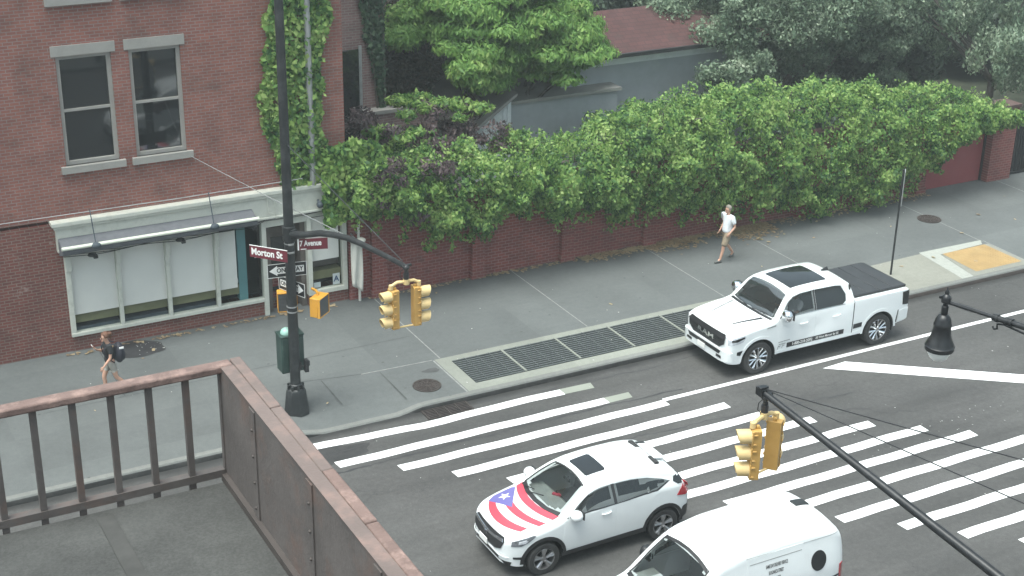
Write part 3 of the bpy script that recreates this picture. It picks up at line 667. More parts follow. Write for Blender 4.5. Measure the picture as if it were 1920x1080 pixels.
# hipped roof
e = [(-4.0, -2.8, 4.35), (4.4, -2.8, 4.35), (4.4, .9, 4.35), (-4.0, .9, 4.35)]; r1, r2_ = (-1.9, -.95, 5.28), (.25, -.95, 5.28)
b = MB(); b.add(e+[r1, r2_], [(0, 1, 5, 4), (1, 2, 5), (2, 3, 4, 5), (3, 0, 4), (3, 2, 1, 0)]); b.build('roof', M['shingle'], H, 0)
b = MB(); b.bx(-4.1, 4.5, -2.93, -2.82, 4.24, 4.36); b.build('gutter', M['black'], H, 0)
b = MB(); b.bx(-4.0, 4.4, -2.80, -2.25, 4.18, 4.30); b.bx(-3.6, 4.0, -2.26, -2.203, 3.85, 4.18); b.build('fascia', M['shed_white'], H, 0)
T = thing('garden_shed', 'small white gabled shed with grey side behind the vine-covered wall', 'shed', (20.4, 38.4, 0))
b = MB(); b.prism([(-1.05, 0), (.3, 0), (.3, 3.45), (-1.05, 2.55)], -.4, 3.0); b.build('wall', M['shed_white'], T, 0)
b = MB()
for q in range(4): b.bx(-.95+q*.33, -.90+q*.33, -.43, -.403, .2, 2.5+q*.22)
b.bx(.18, .3, -.44, -.403, 0, 3.44); b.build('batten', M['shed_white'], T, 0)
b = MB(); b.prism([(-1.25, 2.42), (.42, 3.55), (.42, 3.65), (-1.25, 2.54)], -.6, 3.2); b.build('roof', M['stone'], T, 0)
b = MB(); b.bx(.31, 4.2, -.2, 2.6, 0, 3.2); b.build('side_wing', M['house_wall'], T, 0)
b = MB(); b.bx(.31, 4.3, -.3, 2.7, 3.203, 3.3); b.build('wing_roof', M['stone'], T, 0)
B2 = thing('rear_brick_building', 'pale brick rear building with ivy on its corner, left of the garden', 'building', (14.8, 38.2, 0))
b = MB(); b.bx(-6, 1.8, 0, 8, 0, 13); b.build('wall', M['brick_rear'], B2, 0)
b = MB(); b.bx(.55, 1.1, -.03, -.003, 1.6, 5.4); b.build('window', M['dark_glass'], B2, 0)
b = MB(); b.bx(.46, .55, -.06, -.003, 1.5, 5.5); b.bx(1.1, 1.19, -.06, -.003, 1.5, 5.5); b.build('window_frame', M['grey_metal'], B2, 0)
D = thing('dark_house', 'dark slate house with a pale mullioned window behind the trees at upper right', 'house', (41, 47, 0))
M['slate_wall'] = mat('slate_wall', (.055, .06, .07), .8, var=.15)
MB().bx(-6, 7, 0, 8, 0, 7).build('wall', M['slate_wall'], D, 0)
f = MB(); wx, wz = 4.0, .95
for q in range(4): f.bx(wx+q*.33-.03, wx+q*.33+.03, -.06, -.003, wz, wz+1.2)
f.bx(wx-.06, wx+1.05, -.07, -.004, wz+1.2, wz+1.35); f.bx(wx-.06, wx+1.05, -.065, -.004, wz-.07, wz); f.bx(wx, wx+1.0, -.05, -.004, wz+.58, wz+.62)
f = f.build('window', M['shed_white'], D, 0)
MB().quad((wx, -.02, wz), (wx+1, -.02, wz), (wx+1, -.02, wz+1.2), (wx, -.02, wz+1.2)).build('pane', M['dark_glass'], f, 0)
P0 = thing('plant_pot', 'small red and white plant pot on the rear wall top among purple leaves', 'pot', (16.9, 38.0, 3.66))
b = MB(); b.lathe([(.001, 0), (.10, 0), (.14, .2), (.12, .2), (.10, .05)], n=16); b.build('body', M['sign_white'], P0)
M['pot_red'] = mat('pot_red', (.4, .07, .06), .6)
b = MB(); b.lathe([(.146, .13), (.155, .13), (.16, .22), (.148, .22)], n=16, closed=True); b.build('rim', M['pot_red'], P0)
t = thing('garden_ledge', 'low brick ledge with stone top holding the red and white pot', 'wall', (16.6, 38.05, 0))
MB().bx(-.6, 1.6, -.2, .14, 0, 3.55).build('wall', M['brick_rear'], t, 0)
MB().bx(-.65, 1.65, -.25, .145, 3.553, 3.65).build('cap', M['stone'], t, 0)

# ================================================================== roof terrace below the camera
M['rail_rust'] = mat('rail_paint', (.15, .10, .088), .8, var=.2, scale=9, dirt=(.33, .225, .195), dirt_amt=.9, dirt_scale=7, bump=.5, bscale=30)
M['rail_side'] = mat('rail_panel', (.095, .083, .079), .75, var=.2, scale=5, dirt=(.15, .085, .065), dirt_amt=.6, dirt_scale=4, bump=.2, bscale=30)
M['rail_flat'] = mat('rail_coping', (.135, .103, .094), .75, var=.15, scale=3, dirt=(.25, .155, .13), dirt_amt=.6, dirt_scale=6, bump=.25, bscale=40)
M['terrace'] = mat('terrace_felt', (.058, .059, .057), .9, var=.35, scale=1.8, fine=.4, dirt=(.085, .086, .082), dirt_amt=.6, dirt_scale=.7, bump=.2)
K = thing('corner_building', 'flat grey roof terrace below the camera with a rusty railing round it', 'building', (0, 3, 0))
MB().bx(-7, 1.60, -3.2, 2.46, 0, 12.4).build('wall', M['brick_shop'], K, 0)
MB().bx(-7, 1.62, -3.2, 2.47, 12.403, 12.45).build('terrace', M['terrace'], K, 0)
K = thing('terrace_railing', 'rust brown peeling metal railing round the roof terrace, lower left', 'railing', (1.68, 5.5, 12.45))
b = MB(); n = 40; r_ = []
for i in range(n+1):
    x = -7.5+7.47*i/n; r_.append(x)
b.bx(-7.5, -.0, -.035, .030, .515, .55)
o = b.build('top_rail', M['rail_rust'], K, 40, bevel=.008)
for i in range(46):
    x = -.045-i*.155
    MB().bx(x-.013, x+.013, -.015, .012, -.05, .514).build('baluster', M['rail_side'], K, 0)
MB().bx(-7.5, -.06, -.02, .02, .02, .055).build('bottom_rail', M['rail_side'], K, 0)
# broad sheet-metal coping on the right side, in lengths
ys_ = [.03, -.47, -1.02, -1.42, -1.95, -2.6, -3.4, -5.0]
for i in range(len(ys_)-1):
    b = MB(); b.bx(.004, .052, ys_[i+1]+.004, ys_[i], .50-.002*i, .55-.0022*(i % 2)); b.build('coping', M['rail_rust'] if i in (2, 3) else M['rail_flat'], K, 40, bevel=.006)
b = MB(); b.bx(-.052, .0, -5.0, .0, .0, .546); b.build('side_panel', M['rail_side'], K, 0)
b = MB(); b.bx(-.056, .0, -5.0, -.04, .546, .549); b.build('coping_flange', M['rail_flat'], K, 0)

M['rivet'] = mat('rivet', (.06, .05, .047), .7, var=.3)
for q in range(7):
    y = -.42-q*.62; MB().bx(-.058, -.052, y-.03, y+.03, .02, .53).build('seam', M['rail_side'], K, 0)
    for z in (.08, .2, .32, .44):
        MB().sphere((-.059, y, z), .007, 8, 5).build('rivet', M['rivet'], K, 60)
b = MB(); b.bx(-.075, -.052, -5.0, -.01, .0, .035); b.build('kick_strip', M['rivet'], K, 0)
KT = bpy.data.objects['corner_building']
M['felt_seam'] = mat('felt_seam', (.044, .044, .042), .85, var=.3, scale=6)
for q in range(6):
    x = 1.05-q*.95; MB().bx(x, x+.07, -3.2, 2.42, 12.451, 12.4545).build('felt_seam', M['felt_seam'], KT, 0)
MB().bx(-7, 1.55, 1.32, 1.39, 12.4546, 12.458).build('felt_seam', M['felt_seam'], KT, 0)
# ================================================================== leaves as many small folded faces
def leaf_mesh(name, P, N, size, m, parent=None, origin=(0, 0, 0), droop=.3, jitter=.6, aspect=.55, smooth_n=0.0):
    """P: centres, N: outward directions; every leaf is a folded pair of quads with its own colour value."""
    P = np.asarray(P, float) - np.array(origin); n = len(P)
    N = np.asarray(N, float) + rng.normal(0, jitter, (n, 3)); N /= np.linalg.norm(N, axis=1)[:, None]+1e-9
    T = rng.normal(0, 1, (n, 3)); T[:, 2] -= droop*2; T -= N*(T*N).sum(1)[:, None]; T /= np.linalg.norm(T, axis=1)[:, None]+1e-9
    S = np.cross(N, T); s = (size*rng.uniform(.4, 1.5, n))[:, None]
    fold = N*s*.22
    a = P - T*s; b_ = P + S*s*aspect*1.0 - fold; c = P + T*s - N*s*.25; d = P - S*s*aspect - fold
    V = np.stack([a, b_, c, d], 1).reshape(-1, 3)
    me = bpy.data.meshes.new(name); me.vertices.add(4*n); me.vertices.foreach_set('co', V.astype(np.float32).ravel())
    idx = np.arange(4*n).reshape(n, 4); tri = np.concatenate([idx[:, [0, 1, 2]], idx[:, [0, 2, 3]]], 1).ravel()
    me.loops.add(6*n); me.loops.foreach_set('vertex_index', tri.astype(np.int32))
    me.polygons.add(2*n); me.polygons.foreach_set('loop_start', np.arange(0, 6*n, 3, dtype=np.int32)); 
    try: me.polygons.foreach_set('loop_total', np.full(2*n, 3, dtype=np.int32))
    except Exception: pass
    me.update(calc_edges=True); me.validate()
    at = me.attributes.new('leaf', 'FLOAT', 'POINT'); at.data.foreach_set('value', np.repeat(rng.random(n), 4).astype(np.float32))
    return finish(name, me, m, parent, 0)
def on_clumps(clumps, per_m2, shell=.35, top=0.0):
    """Leaf points in the outer shell of ellipsoids: (cx,cy,cz,rx,ry,rz)."""
    Ps, Ns = [], []
    for (cx, cy, cz, rx, ry, rz) in clumps:
        area = 4*PI*((rx*ry)**1.6/3+(rx*rz)**1.6/3+(ry*rz)**1.6/3)**(1/1.6); k = max(6, int(area*per_m2))
        d = rng.normal(0, 1, (k, 3)); d /= np.linalg.norm(d, axis=1)[:, None]
        if top: d[:, 2] = np.where(d[:, 2] < -top, -d[:, 2]*.5, d[:, 2])
        r = 1-shell*rng.random(k)**1.3+.06*rng.normal(0, 1, k)
        Ps.append(np.array([cx, cy, cz])+d*r[:, None]*np.array([rx, ry, rz])); Ns.append(d/np.array([rx, ry, rz]))
    P = np.concatenate(Ps); N = np.concatenate(Ns); N /= np.linalg.norm(N, axis=1)[:, None]
    return P, N
def limbs(b, base, tips, r0, bend=.3):
    base = Vector(base)
    for tp in tips:
        tp = Vector(tp); mid = base.lerp(tp, .5)+Vector((random.uniform(-bend, bend), random.uniform(-bend, bend), random.uniform(0, bend)))
        q1 = base.lerp(mid, .5)+Vector((random.uniform(-bend, bend), random.uniform(-bend, bend), 0))*.3
        b.tube([base, q1, mid, tp], [r0, r0*.8, r0*.55, r0*.15], 7)
M['bark'] = mat('bark', (.085, .075, .065), .9, var=.3, scale=8, bump=.5, bscale=25)
M['bark_dark'] = mat('bark_dark', (.04, .037, .033), .9, var=.3, scale=8)
M['leaf_vine'] = leaf_mat('vine_leaves', [(.0, (0.016, 0.047, 0.023)), (.25, (0.046, 0.122, 0.037)), (.48, (0.136, 0.260, 0.064)), (.70, (0.246, 0.377, 0.101)), (1, (0.396, 0.510, 0.187))], 1.5, .42)
M['leaf_bright'] = leaf_mat('bright_leaves', [(.0, (0.085, 0.183, 0.051)), (.4, (0.152, 0.299, 0.076)), (.75, (0.244, 0.397, 0.104)), (1, (0.378, 0.488, 0.177))], .8, .42)
M['leaf_grey'] = leaf_mat('grey_green_leaves', [(.0, (0.073, 0.114, 0.081)), (.4, (0.137, 0.198, 0.130)), (.75, (0.227, 0.293, 0.195)), (1, (0.403, 0.448, 0.345))], .9, .3)
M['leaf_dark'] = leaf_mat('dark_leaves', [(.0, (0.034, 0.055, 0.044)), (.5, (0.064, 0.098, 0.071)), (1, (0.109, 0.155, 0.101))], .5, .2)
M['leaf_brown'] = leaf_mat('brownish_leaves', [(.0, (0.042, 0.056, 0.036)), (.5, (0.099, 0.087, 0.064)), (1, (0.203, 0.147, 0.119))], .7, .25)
M['leaf_purple'] = leaf_mat('purple_leaves', [(.0, (.045, .036, .040)), (.5, (.100, .072, .078)), (.85, (.165, .125, .122)), (1, (.21, .18, .14))], 1.0, .25)
M['leaf_ivy'] = leaf_mat('ivy_leaves', [(.0, (.014, .032, .020)), (.5, (.030, .065, .034)), (1, (.090, .140, .075))], 1.0, .25)

# ------------------------------------------------------------------ vines over the garden wall
bot = pchip([13.3, 14.0, 15.0, 15.6, 17.0, 18.0, 19.0, 20.2, 21.2, 22.0, 23.0, 24.0, 25.4, 26.6, 27.6, 28.3, 29.2, 30.2, 31.5, 32.9, 33.4, 34.0, 34.8, 35.5],
            [3.1, 2.95, 2.3, 2.0, 2.1, 2.2, 1.95, 2.05, 1.5, 1.75, 1.6, 1.35, 1.25, 1.15, .95, .55, .85, .8, 1.0, 1.45, 2.0, 2.35, 2.55, 2.7])
topz = pchip([13.3, 14.5, 17, 20, 22, 23.5, 25.8, 28, 30, 32, 34, 35.6], [3.5, 3.75, 3.5, 3.4, 3.8, 4.05, 3.95, 3.8, 3.6, 3.3, 2.9, 2.55])
def vine_part(x0, x1, dens, edge=.5):
    Ps, Ns = [], []; n = int((x1-x0)*dens)
    x = rng.uniform(x0, x1, n); u = rng.random(n)
    for i in range(n):
        xx, uu = x[i], u[i]; zb, zt = bot(xx), topz(xx)
        zb += .34*mnoise.noise(Vector((xx*1.5, 0, 5.5))) + .46*mnoise.noise(Vector((xx*4.5, 1, 2.5))) - .1
        zt += .38*mnoise.noise(Vector((xx*1.1, 3, 1.5))) + .18*mnoise.noise(Vector((xx*3.5, 2, 9.5)))
        if uu < .66:                                     # front face, bulging
            v = (uu/.66)**.9; z = zb+(zt-zb)*v; bulge = .22+.75*math.sin(PI*min(1, v*.85+.12))**.7
            y = 33.05-bulge; ny = (0, -1, .35+.5*v)
        else:                                             # rolling back over the top of the wall
            v = (uu-.66)/.34; y = 33.05-.25+v*2.0; z = zt+.12*math.sin(v*PI)-.55*v*v; ny = (0, -.3, 1)
        q = Vector((xx*1.25, y*1.1, z*1.25)); h = mnoise.noise(q)*.46 + mnoise.noise(q*2.7)*.42 + mnoise.noise(q*6.1)*.22
        if h < -.22 and random.random() < .88: continue     # gaps
        d = Vector(ny).normalized()
        p = Vector((xx, y, z)) + d*(h*1.0) + Vector((random.gauss(0, .05), random.gauss(0, .05), random.gauss(0, .05))) - d*abs(random.gauss(0, .09))
        p.y = min(p.y, 33.0) if p.z < 2.7 else p.y
        Ps.append(p); Ns.append(d + Vector((mnoise.noise(q*2.7+Vector((9, 0, 0))), mnoise.noise(q*2.7+Vector((0, 9, 0)))-.2, mnoise.noise(q*2.7+Vector((0, 0, 9)))))*1.2)
    # trailing strands below and sprays above
    for _ in range(int((x1-x0)*6)):
        xx = random.uniform(x0, x1); L = random.uniform(.25, 1.1); zb = bot(xx)+.25
        for k in range(int(L*70)):
            t = random.random(); Ps.append(Vector((xx+.12*math.sin(t*4)+random.gauss(0, .07), 32.72+random.gauss(0, .10), max(.2, zb-L*t)))); Ns.append(Vector((0, -1, .5)))
    for _ in range(int((x1-x0)*4)):
        xx = random.uniform(x0, x1); L = random.uniform(.2, .6); zt = topz(xx); sx = random.uniform(-.4, .4); y0 = random.uniform(32.7, 34.2)
        for k in range(int(L*60)):
            t = random.random(); Ps.append(Vector((xx+sx*t+random.gauss(0, .06), y0+random.gauss(0, .06), zt+L*t))); Ns.append(Vector((sx, -.4, .8)))
    return Ps, Ns
vines = [(13.3, 17.1, 'pale green climbing vine spilling over the wall beside the shopfront'), (17.1, 23.2, 'green climbing vine on the middle of the wall in front of the small shed'),
         (23.2, 29.2, 'dense green climbing vine above the walking man on the brick wall'), (29.2, 35.7, 'yellow-green climbing vine hanging over the red garage door')]
for (x0, x1, lb) in vines:
    t = thing('climbing_vine', lb, 'vine', (x0, 33.1, .13), 0, 'vines covering the brick wall')
    P_, N_ = vine_part(x0, x1, 5400)
    leaf_mesh('foliage', P_, N_, .050, M['leaf_vine'], t, (x0, 33.1, .13), droop=.5, jitter=.45, aspect=.62)
    b = MB(); b.tube([(x0+.2+(x1-x0-.4)*q/8, 32.95, topz(x0+.2+(x1-x0-.4)*q/8)-.3) for q in range(9)], .05, 6); x = x0+.4
    while x < x1:
        zt = topz(x)-.28; b.tube([(x, 33.0, bot(x)+.3), (x+random.uniform(-.3, .3), 32.85, (bot(x)+zt)/2), (x+random.uniform(-.5, .5), 32.9, zt)], [.035, .03, .012], 6); x += random.uniform(.6, 1.5)
    for _ in range(int((x1-x0)*1.3)):
        xx = random.uniform(x0+.3, x1-.3); z = topz(xx)-.3; y = random.uniform(32.8, 33.0); a = random.uniform(-.5, .5); h = random.uniform(.35, .8)
        b.tube([(xx, y, z), (xx+a*.3, y-.1, z+h*.7), (xx+a*.8, y-.2, z+h), (xx+a*1.3, y-.25, z+h*.85)], [.012, .01, .008, .004], 5)
    b.build('stem', M['bark'], t, 60, origin=(x0, 33.1, .13))
# bare twigs rise above the leaves
# ------------------------------------------------------------------ the bright layered tree in the garden
def tree(name, label, base, clumps, lmat, dens, size, group=None, trunk_r=.16, fork=1.4, bark='bark', shell=.35, top=0.0, droop=.4, jitter=.5, aspect=.5, extra=None):
    t = thing(name, label, 'tree', base, 0, group); o = Vector(base)
    P_, N_ = on_clumps(clumps, dens, shell, top)
    if extra: P_ = np.concatenate([P_, extra[0]]); N_ = np.concatenate([N_, extra[1]])
    leaf_mesh('crown', P_, N_, size, M[lmat], t, base, droop, jitter, aspect)
    b = MB(); fk = Vector((0, 0, fork)); b.tube([(0, 0, -.1), (.05, .03, fork*.5), fk], [trunk_r*1.25, trunk_r, trunk_r*.85], 10)
    tips = [Vector(c[:3])-o for c in clumps]; random.shuffle(tips)
    limbs(b, fk, tips[:14], trunk_r*.55)
    b.build('trunk', M[bark], t, 60)
    return t
cl = []
for _ in range(105):                                   # flat tiers of drooping leaves, domed overall
    a = random.uniform(0, 2*PI); rr = math.sqrt(random.random())
    x, y = 20.9+rr*3.0*math.cos(a), 39.6+rr*2.6*math.sin(a); z = 4.0+3.9*math.sqrt(max(0, 1-rr**2*.93))*random.uniform(.5, 1.0)
    s = random.uniform(.55, 1.0); cl.append((x, y, z, s, s*.9, s*.55))
for _ in range(44):
    x = random.uniform(18.3, 23.4); y = random.uniform(37.0, 38.4); z = 3.95+1.3*random.random()-abs(x-20.9)*.06; s = random.uniform(.5, .85); cl.append((x, y, z, s, s*.8, s*.5))
tree('garden_tree', 'bright green spreading tree with layered drooping leaves above the small shed', (21.3, 39.4, .1), cl, 'leaf_bright', 200, .088, trunk_r=.17, fork=1.6, shell=.45, top=.25, droop=.9, jitter=.35, aspect=.36)
# ------------------------------------------------------------------ grey-green tree on the right
cl = []
for _ in range(150):
    a = random.uniform(0, 2*PI); rr = math.sqrt(random.random()); h = random.uniform(-.75, 1)
    x, y = 31.9+rr*4.7*math.cos(a), 39.9+rr*3.0*math.sin(a); z = 5.0+2.7*h*math.sqrt(max(.05, 1-rr*rr)); s = random.uniform(.45, .95)
    cl.append((x, y, z, s, s, s*.65))
for _ in range(22):
    x = random.uniform(27.0, 29.6); y = random.uniform(36.6, 37.4); z = random.uniform(2.4, 4.4); s = random.uniform(.35, .7); cl.append((x, y, z, s, s*.8, s*.6))
for _ in range(46):
    x = random.uniform(27.6, 36.5); y = random.uniform(37.3, 38.2); z = 3.7+random.random()*2.6-.1*abs(x-32); s = random.uniform(.35, .75); cl.append((x, y, z, s, s*.8, s*.6))
for _ in range(40):
    x = random.uniform(29.4, 36.6); y = random.uniform(37.8, 39.4); z = random.uniform(1.7, 3.7); s = random.uniform(.3, .6); cl.append((x, y, z, s, s*.8, s*.6))
tree('garden_tree', 'grey green open tree with several leaning stems right of the red roof', (31.4, 39.9, .1), cl, 'leaf_grey', 150, .062, trunk_r=.15, fork=.8, shell=.75, jitter=.9, aspect=.5)
b = MB()
for (p, q, r) in (((31.0, 39.2, .2), (32.6, 39.2, 3.6), .10), ((31.3, 39.2, .2), (34.3, 39.0, 3.4), .09), ((30.8, 39.3, .2), (30.4, 39.3, 3.8), .08)):
    b.tube([p, Vector(p).lerp(Vector(q), .5)+Vector((.2, -.1, .15)), q], [r, r*.85, r*.5], 8)
bpy.data.objects['garden_tree.001'].children
b.build('stem', M['bark'], bpy.data.objects['garden_tree.001'], 60, origin=(31.4, 39.9, .1))
# ------------------------------------------------------------------ drooping tree at the far right
cl = []
for _ in range(90):
    x = random.uniform(36.0, 45.5); y = random.uniform(35.8, 40.5); z = 3.4+random.random()*3.6; s = random.uniform(.35, .7); cl.append((x, y, z, s, s*.8, s*1.15))
for _ in range(44):
    x = random.uniform(36.3, 41.0); y = random.uniform(33.5, 35.6); z = random.uniform(2.7, 4.4); s = random.uniform(.3, .55); cl.append((x, y, z, s, s*.8, s*1.2))
tree('weeping_tree', 'pale green weeping tree hanging over the pier at the right edge', (38.8, 36.4, .1), cl, 'leaf_grey', 130, .066, trunk_r=.14, fork=2.2, shell=.6, droop=1.2)
# ------------------------------------------------------------------ purple maple over the wall at left
cl = []
for _ in range(40):
    x = random.uniform(14.4, 18.3); y = random.uniform(33.6, 36.0); z = 3.35+random.random()*1.15-.05*abs(x-16.8); s = random.uniform(.25, .55); cl.append((x, y, z, s, s, s*.5))
for _ in range(16):
    x = random.uniform(13.7, 16.2); y = random.uniform(32.1, 32.6); z = random.uniform(2.4, 4.0); s = random.uniform(.2, .42); cl.append((x, y, z, s, s*.6, s*.8))
tree('purple_maple', 'dull purple-leaved maple behind the wall beside the shop building', (16.8, 35.4, .1), cl, 'leaf_purple', 120, .07, trunk_r=.09, fork=1.5, shell=.6, aspect=.4)
cl = []
for _ in range(16):
    x = random.uniform(15.6, 19.0); y = random.uniform(34.4, 36.4); z = 4.0+random.random()*.75; s = random.uniform(.2, .42); cl.append((x, y, z, s, s, s*.5))
for _ in range(8):
    x = random.uniform(13.8, 15.6); y = random.uniform(33.2, 34.4); z = 3.7+random.random()*.7; s = random.uniform(.2, .4); cl.append((x, y, z, s, s, s*.5))
for _ in range(9):
    x = random.uniform(13.6, 16.0); y = random.uniform(31.9, 32.3); z = random.uniform(2.6, 4.2); s = random.uniform(.2, .36); cl.append((x, y, z, s, s*.6, s*.8))
tree('garden_shrub', 'yellow-green young shrub growing up through the purple maple', (17.0, 35.9, .1), cl, 'leaf_vine', 170, .075, trunk_r=.05, fork=1.4, shell=.7)
# ------------------------------------------------------------------ brownish tree, upper left of the garden
cl = []
for _ in range(60):
    a = random.uniform(0, 2*PI); rr = math.sqrt(random.random()); x, y = 18.9+rr*2.2*math.cos(a), 43.0+rr*2.0*math.sin(a); z = 3.9+random.uniform(-1.6, 2.9)*math.sqrt(1-rr*rr*.9); s = random.uniform(.5, .95); cl.append((x, y, z, s, s, s*.6))
tree('garden_tree', 'brownish green tree between the ivy-clad building and the bright tree', (18.9, 43.0, .1), cl, 'leaf_brown', 55, .10, trunk_r=.16, fork=1.6, bark='bark_dark', shell=.6)
# ------------------------------------------------------------------ dark trees filling the back of the garden
def dark_crown(seed, rx, rz, n=46):
    random.seed(seed); c = []
    for _ in range(n):
        a = random.uniform(0, 2*PI); rr = math.sqrt(random.random()); x, y = rr*rx*math.cos(a), rr*rx*.8*math.sin(a); z = rz+random.uniform(-1.0, 1)*rz*.85*math.sqrt(1-rr*rr*.8); s = random.uniform(.8, 1.5); c.append((x, y, z, s, s, s*.7))
    return c
protoA = protoB = None
spots = [(17.6, 47.0, 'dark leafy tree nearest the ivy-clad rear building'), (24.8, 47.5, 'dark tree behind the bright green tree'), (29.2, 48.5, 'dark tree directly behind the red hipped roof'), (34.5, 46.0, 'dark tree behind the grey green tree'),
         (25.5, 55, 'dark tree deep in the garden left of the red roof ridge'), (32.5, 56, 'dark tree deep in the garden right of the red roof ridge'), (40.3, 56.5, 'tall dark tree behind the slate house'), (46.0, 44.0, 'dark tree at the far right beside the slate house'),
         (52, 52, 'dark tree beyond the right end of the slate house'), (37.4, 42.5, 'dark tree in front of the slate house by the weeping tree'), (20, 53, 'dark tree at the back left of the garden')]
for i, (x, y, lb) in enumerate(spots):
    src = protoA if i % 2 == 0 else protoB
    if src is None:
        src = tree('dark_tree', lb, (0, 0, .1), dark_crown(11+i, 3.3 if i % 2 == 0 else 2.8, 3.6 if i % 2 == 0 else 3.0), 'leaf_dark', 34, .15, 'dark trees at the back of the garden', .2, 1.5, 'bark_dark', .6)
        if i % 2 == 0: protoA = src
        else: protoB = src
        o = src
    else: o = copy_tree(src)
    o.location = (x, y, .1); o.rotation_euler.z = i*1.3; o['label'] = lb
random.seed(21)
# ------------------------------------------------------------------ low dark shrubs between shed and house
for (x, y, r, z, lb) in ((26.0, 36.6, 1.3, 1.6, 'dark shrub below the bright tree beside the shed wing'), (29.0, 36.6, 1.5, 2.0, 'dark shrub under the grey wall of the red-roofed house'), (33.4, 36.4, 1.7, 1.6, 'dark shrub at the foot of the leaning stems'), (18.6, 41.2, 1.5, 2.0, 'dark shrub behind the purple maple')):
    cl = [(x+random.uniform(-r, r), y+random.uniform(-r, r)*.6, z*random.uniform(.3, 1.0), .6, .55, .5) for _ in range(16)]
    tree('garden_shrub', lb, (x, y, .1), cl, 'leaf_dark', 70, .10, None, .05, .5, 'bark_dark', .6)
cl = [(random.uniform(22.6, 26.6), random.uniform(35.3, 36.6), random.uniform(1.2, 3.3), random.uniform(.35, .7), .45, random.uniform(.3, .5)) for _ in range(46)]
tree('garden_shrub', 'light green tall shrub in front of the grey house wall', (24.6, 36.0, .1), cl, 'leaf_vine', 130, .065, None, .06, .8, 'bark', .6)
# ------------------------------------------------------------------ ivy on the rear building and on the shop's end
P_, N_ = [], []
for _ in range(9000):
    z = random.uniform(2.6, 11.5); x = random.uniform(15.0, 16.66); lim = 16.62-.05-max(0, (z-3.4))*.20
    if x < lim+.18*mnoise.noise(Vector((x*2, z*2, 0))): continue
    P_.append((x, 38.13-abs(random.gauss(0, .06)), z)); N_.append((0, -1, .2))
for _ in range(2500):
    z = random.uniform(3, 11.5); P_.append((16.66+abs(random.gauss(0, .07)), random.uniform(38.1, 42), z)); N_.append((1, -.3, .2))
t = thing('ivy', 'dark green ivy climbing the corner of the rear brick building', 'ivy', (16.6, 38.2, .1))
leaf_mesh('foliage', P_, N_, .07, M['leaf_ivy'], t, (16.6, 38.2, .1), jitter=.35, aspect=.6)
b = MB(); b.tube([(.1, -.1, 0), (.05, -.1, 4), (0, -.12, 9)], [.04, .03, .01], 6); b.tube([(.1, -.1, 0), (-.3, -.1, 5), (-.6, -.12, 10)], [.03, .02, .01], 6); b.build('stem', M['bark'], t, 60)
P_, N_ = [], []
for _ in range(15000):
    z = random.uniform(3.5, 11.9); x = random.uniform(10.6, 13.5); c_ = 12.3+.25*math.sin(z*.8); wv = .75+.35*mnoise.noise(Vector((0, z*.6, 4)))
    if abs(x-c_) > wv+.3*mnoise.noise(Vector((x*1.5, z*1.5, 2))): continue
    P_.append((x, 33.22-abs(random.gauss(0, .09))-.1*max(0, mnoise.noise(Vector((x*2, z*2, 6)))), z)); N_.append((0, -1, .3))
for _ in range(2600):
    x = random.uniform(12.7, 14.2); z = random.uniform(2.55, 4.6)
    P_.append((x, 33.0-abs(random.gauss(0, .12)), z-.3*abs(x-13.5))); N_.append((0, -1, .3))
t = thing('ivy', 'green ivy covering the right end of the brick upper storey above the shop', 'ivy', (12.3, 33.3, 3.5))
leaf_mesh('foliage', P_, N_, .075, M['leaf_vine'], t, (12.3, 33.3, 3.5), jitter=.4, aspect=.6)
b = MB(); b.tube([(0, -.06, 0), (.1, -.06, 4), (-.1, -.06, 8)], [.03, .025, .01], 6); b.build('stem', M['bark'], t, 60)
# ================================================================== traffic signal heads
def signal_head(t, c, yaw, tilt=0.0):
    """One three-lens head; forward is local +x."""
    R = Matrix.Translation(c) @ Matrix.Rotation(yaw, 4, 'Z') @ Matrix.Rotation(tilt, 4, 'Y')
    def place(b, name, m, par, **k):
        b.v = [tuple(R @ Vector(v)) for v in b.v]; return b.build(name, m, par, **k)
    b = MB(); b.bx(-.125, .0, -.108, .108, -.40, .40)
    for q in range(3):
        z = -.267+.267*q; b.bx(-.004, .018, -.118, .118, z-.128, z+.128)
        for s in (-1, 1): b.bx(-.06, .0, s*.115, s*.135, z+.06, z+.09); b.bx(-.05, .0, s*.115, s*.13, z-.09, z-.065)
    b.bx(-.1, -.05, -.03, .03, .40, .45)
    h = place(b, 'housing', M['signal_yellow'], t, smooth=30, bevel=.014)
    for q in range(3):
        z = -.267+.267*q; vs = []; n = 20
        b = MB()
        for xx, r, rr in ((.018, .112, 0), (.235, .108, 0), (.235, .100, 1), (.03, .104, 1)):
            for j in range(n+1):
                a = -PI*.36+(PI*1.72)*j/n; cut = 1.0 if xx < .1 else (.86+.14*math.sin(a))
                vs.append((.018+(xx-.018)*cut, r*math.cos(a), z+r*math.sin(a)))
        f = [(i*(n+1)+j, i*(n+1)+j+1, (i+1)*(n+1)+j+1, (i+1)*(n+1)+j) for i in range(3) for j in range(n)]
        vi = place(b.add(vs, f), 'visor', M['visor_yellow'], t, smooth=50)
        b = MB(); b.lathe([(.001, .045), (.05, .04), (.095, .022), (.1, .018)], (0, 0, z), 'x', 20)
        place(b, 'lens', [M['lens_g'], M['lens_y'], M['lens_r']][q], vi, smooth=60)
M['lens_g'] = mat('lens_green', (.01, .06, .05), .2); M['lens_y'] = mat('lens_amber', (.14, .07, .01), .2); M['lens_r'] = mat('lens_red', (.10, .01, .01), .2)

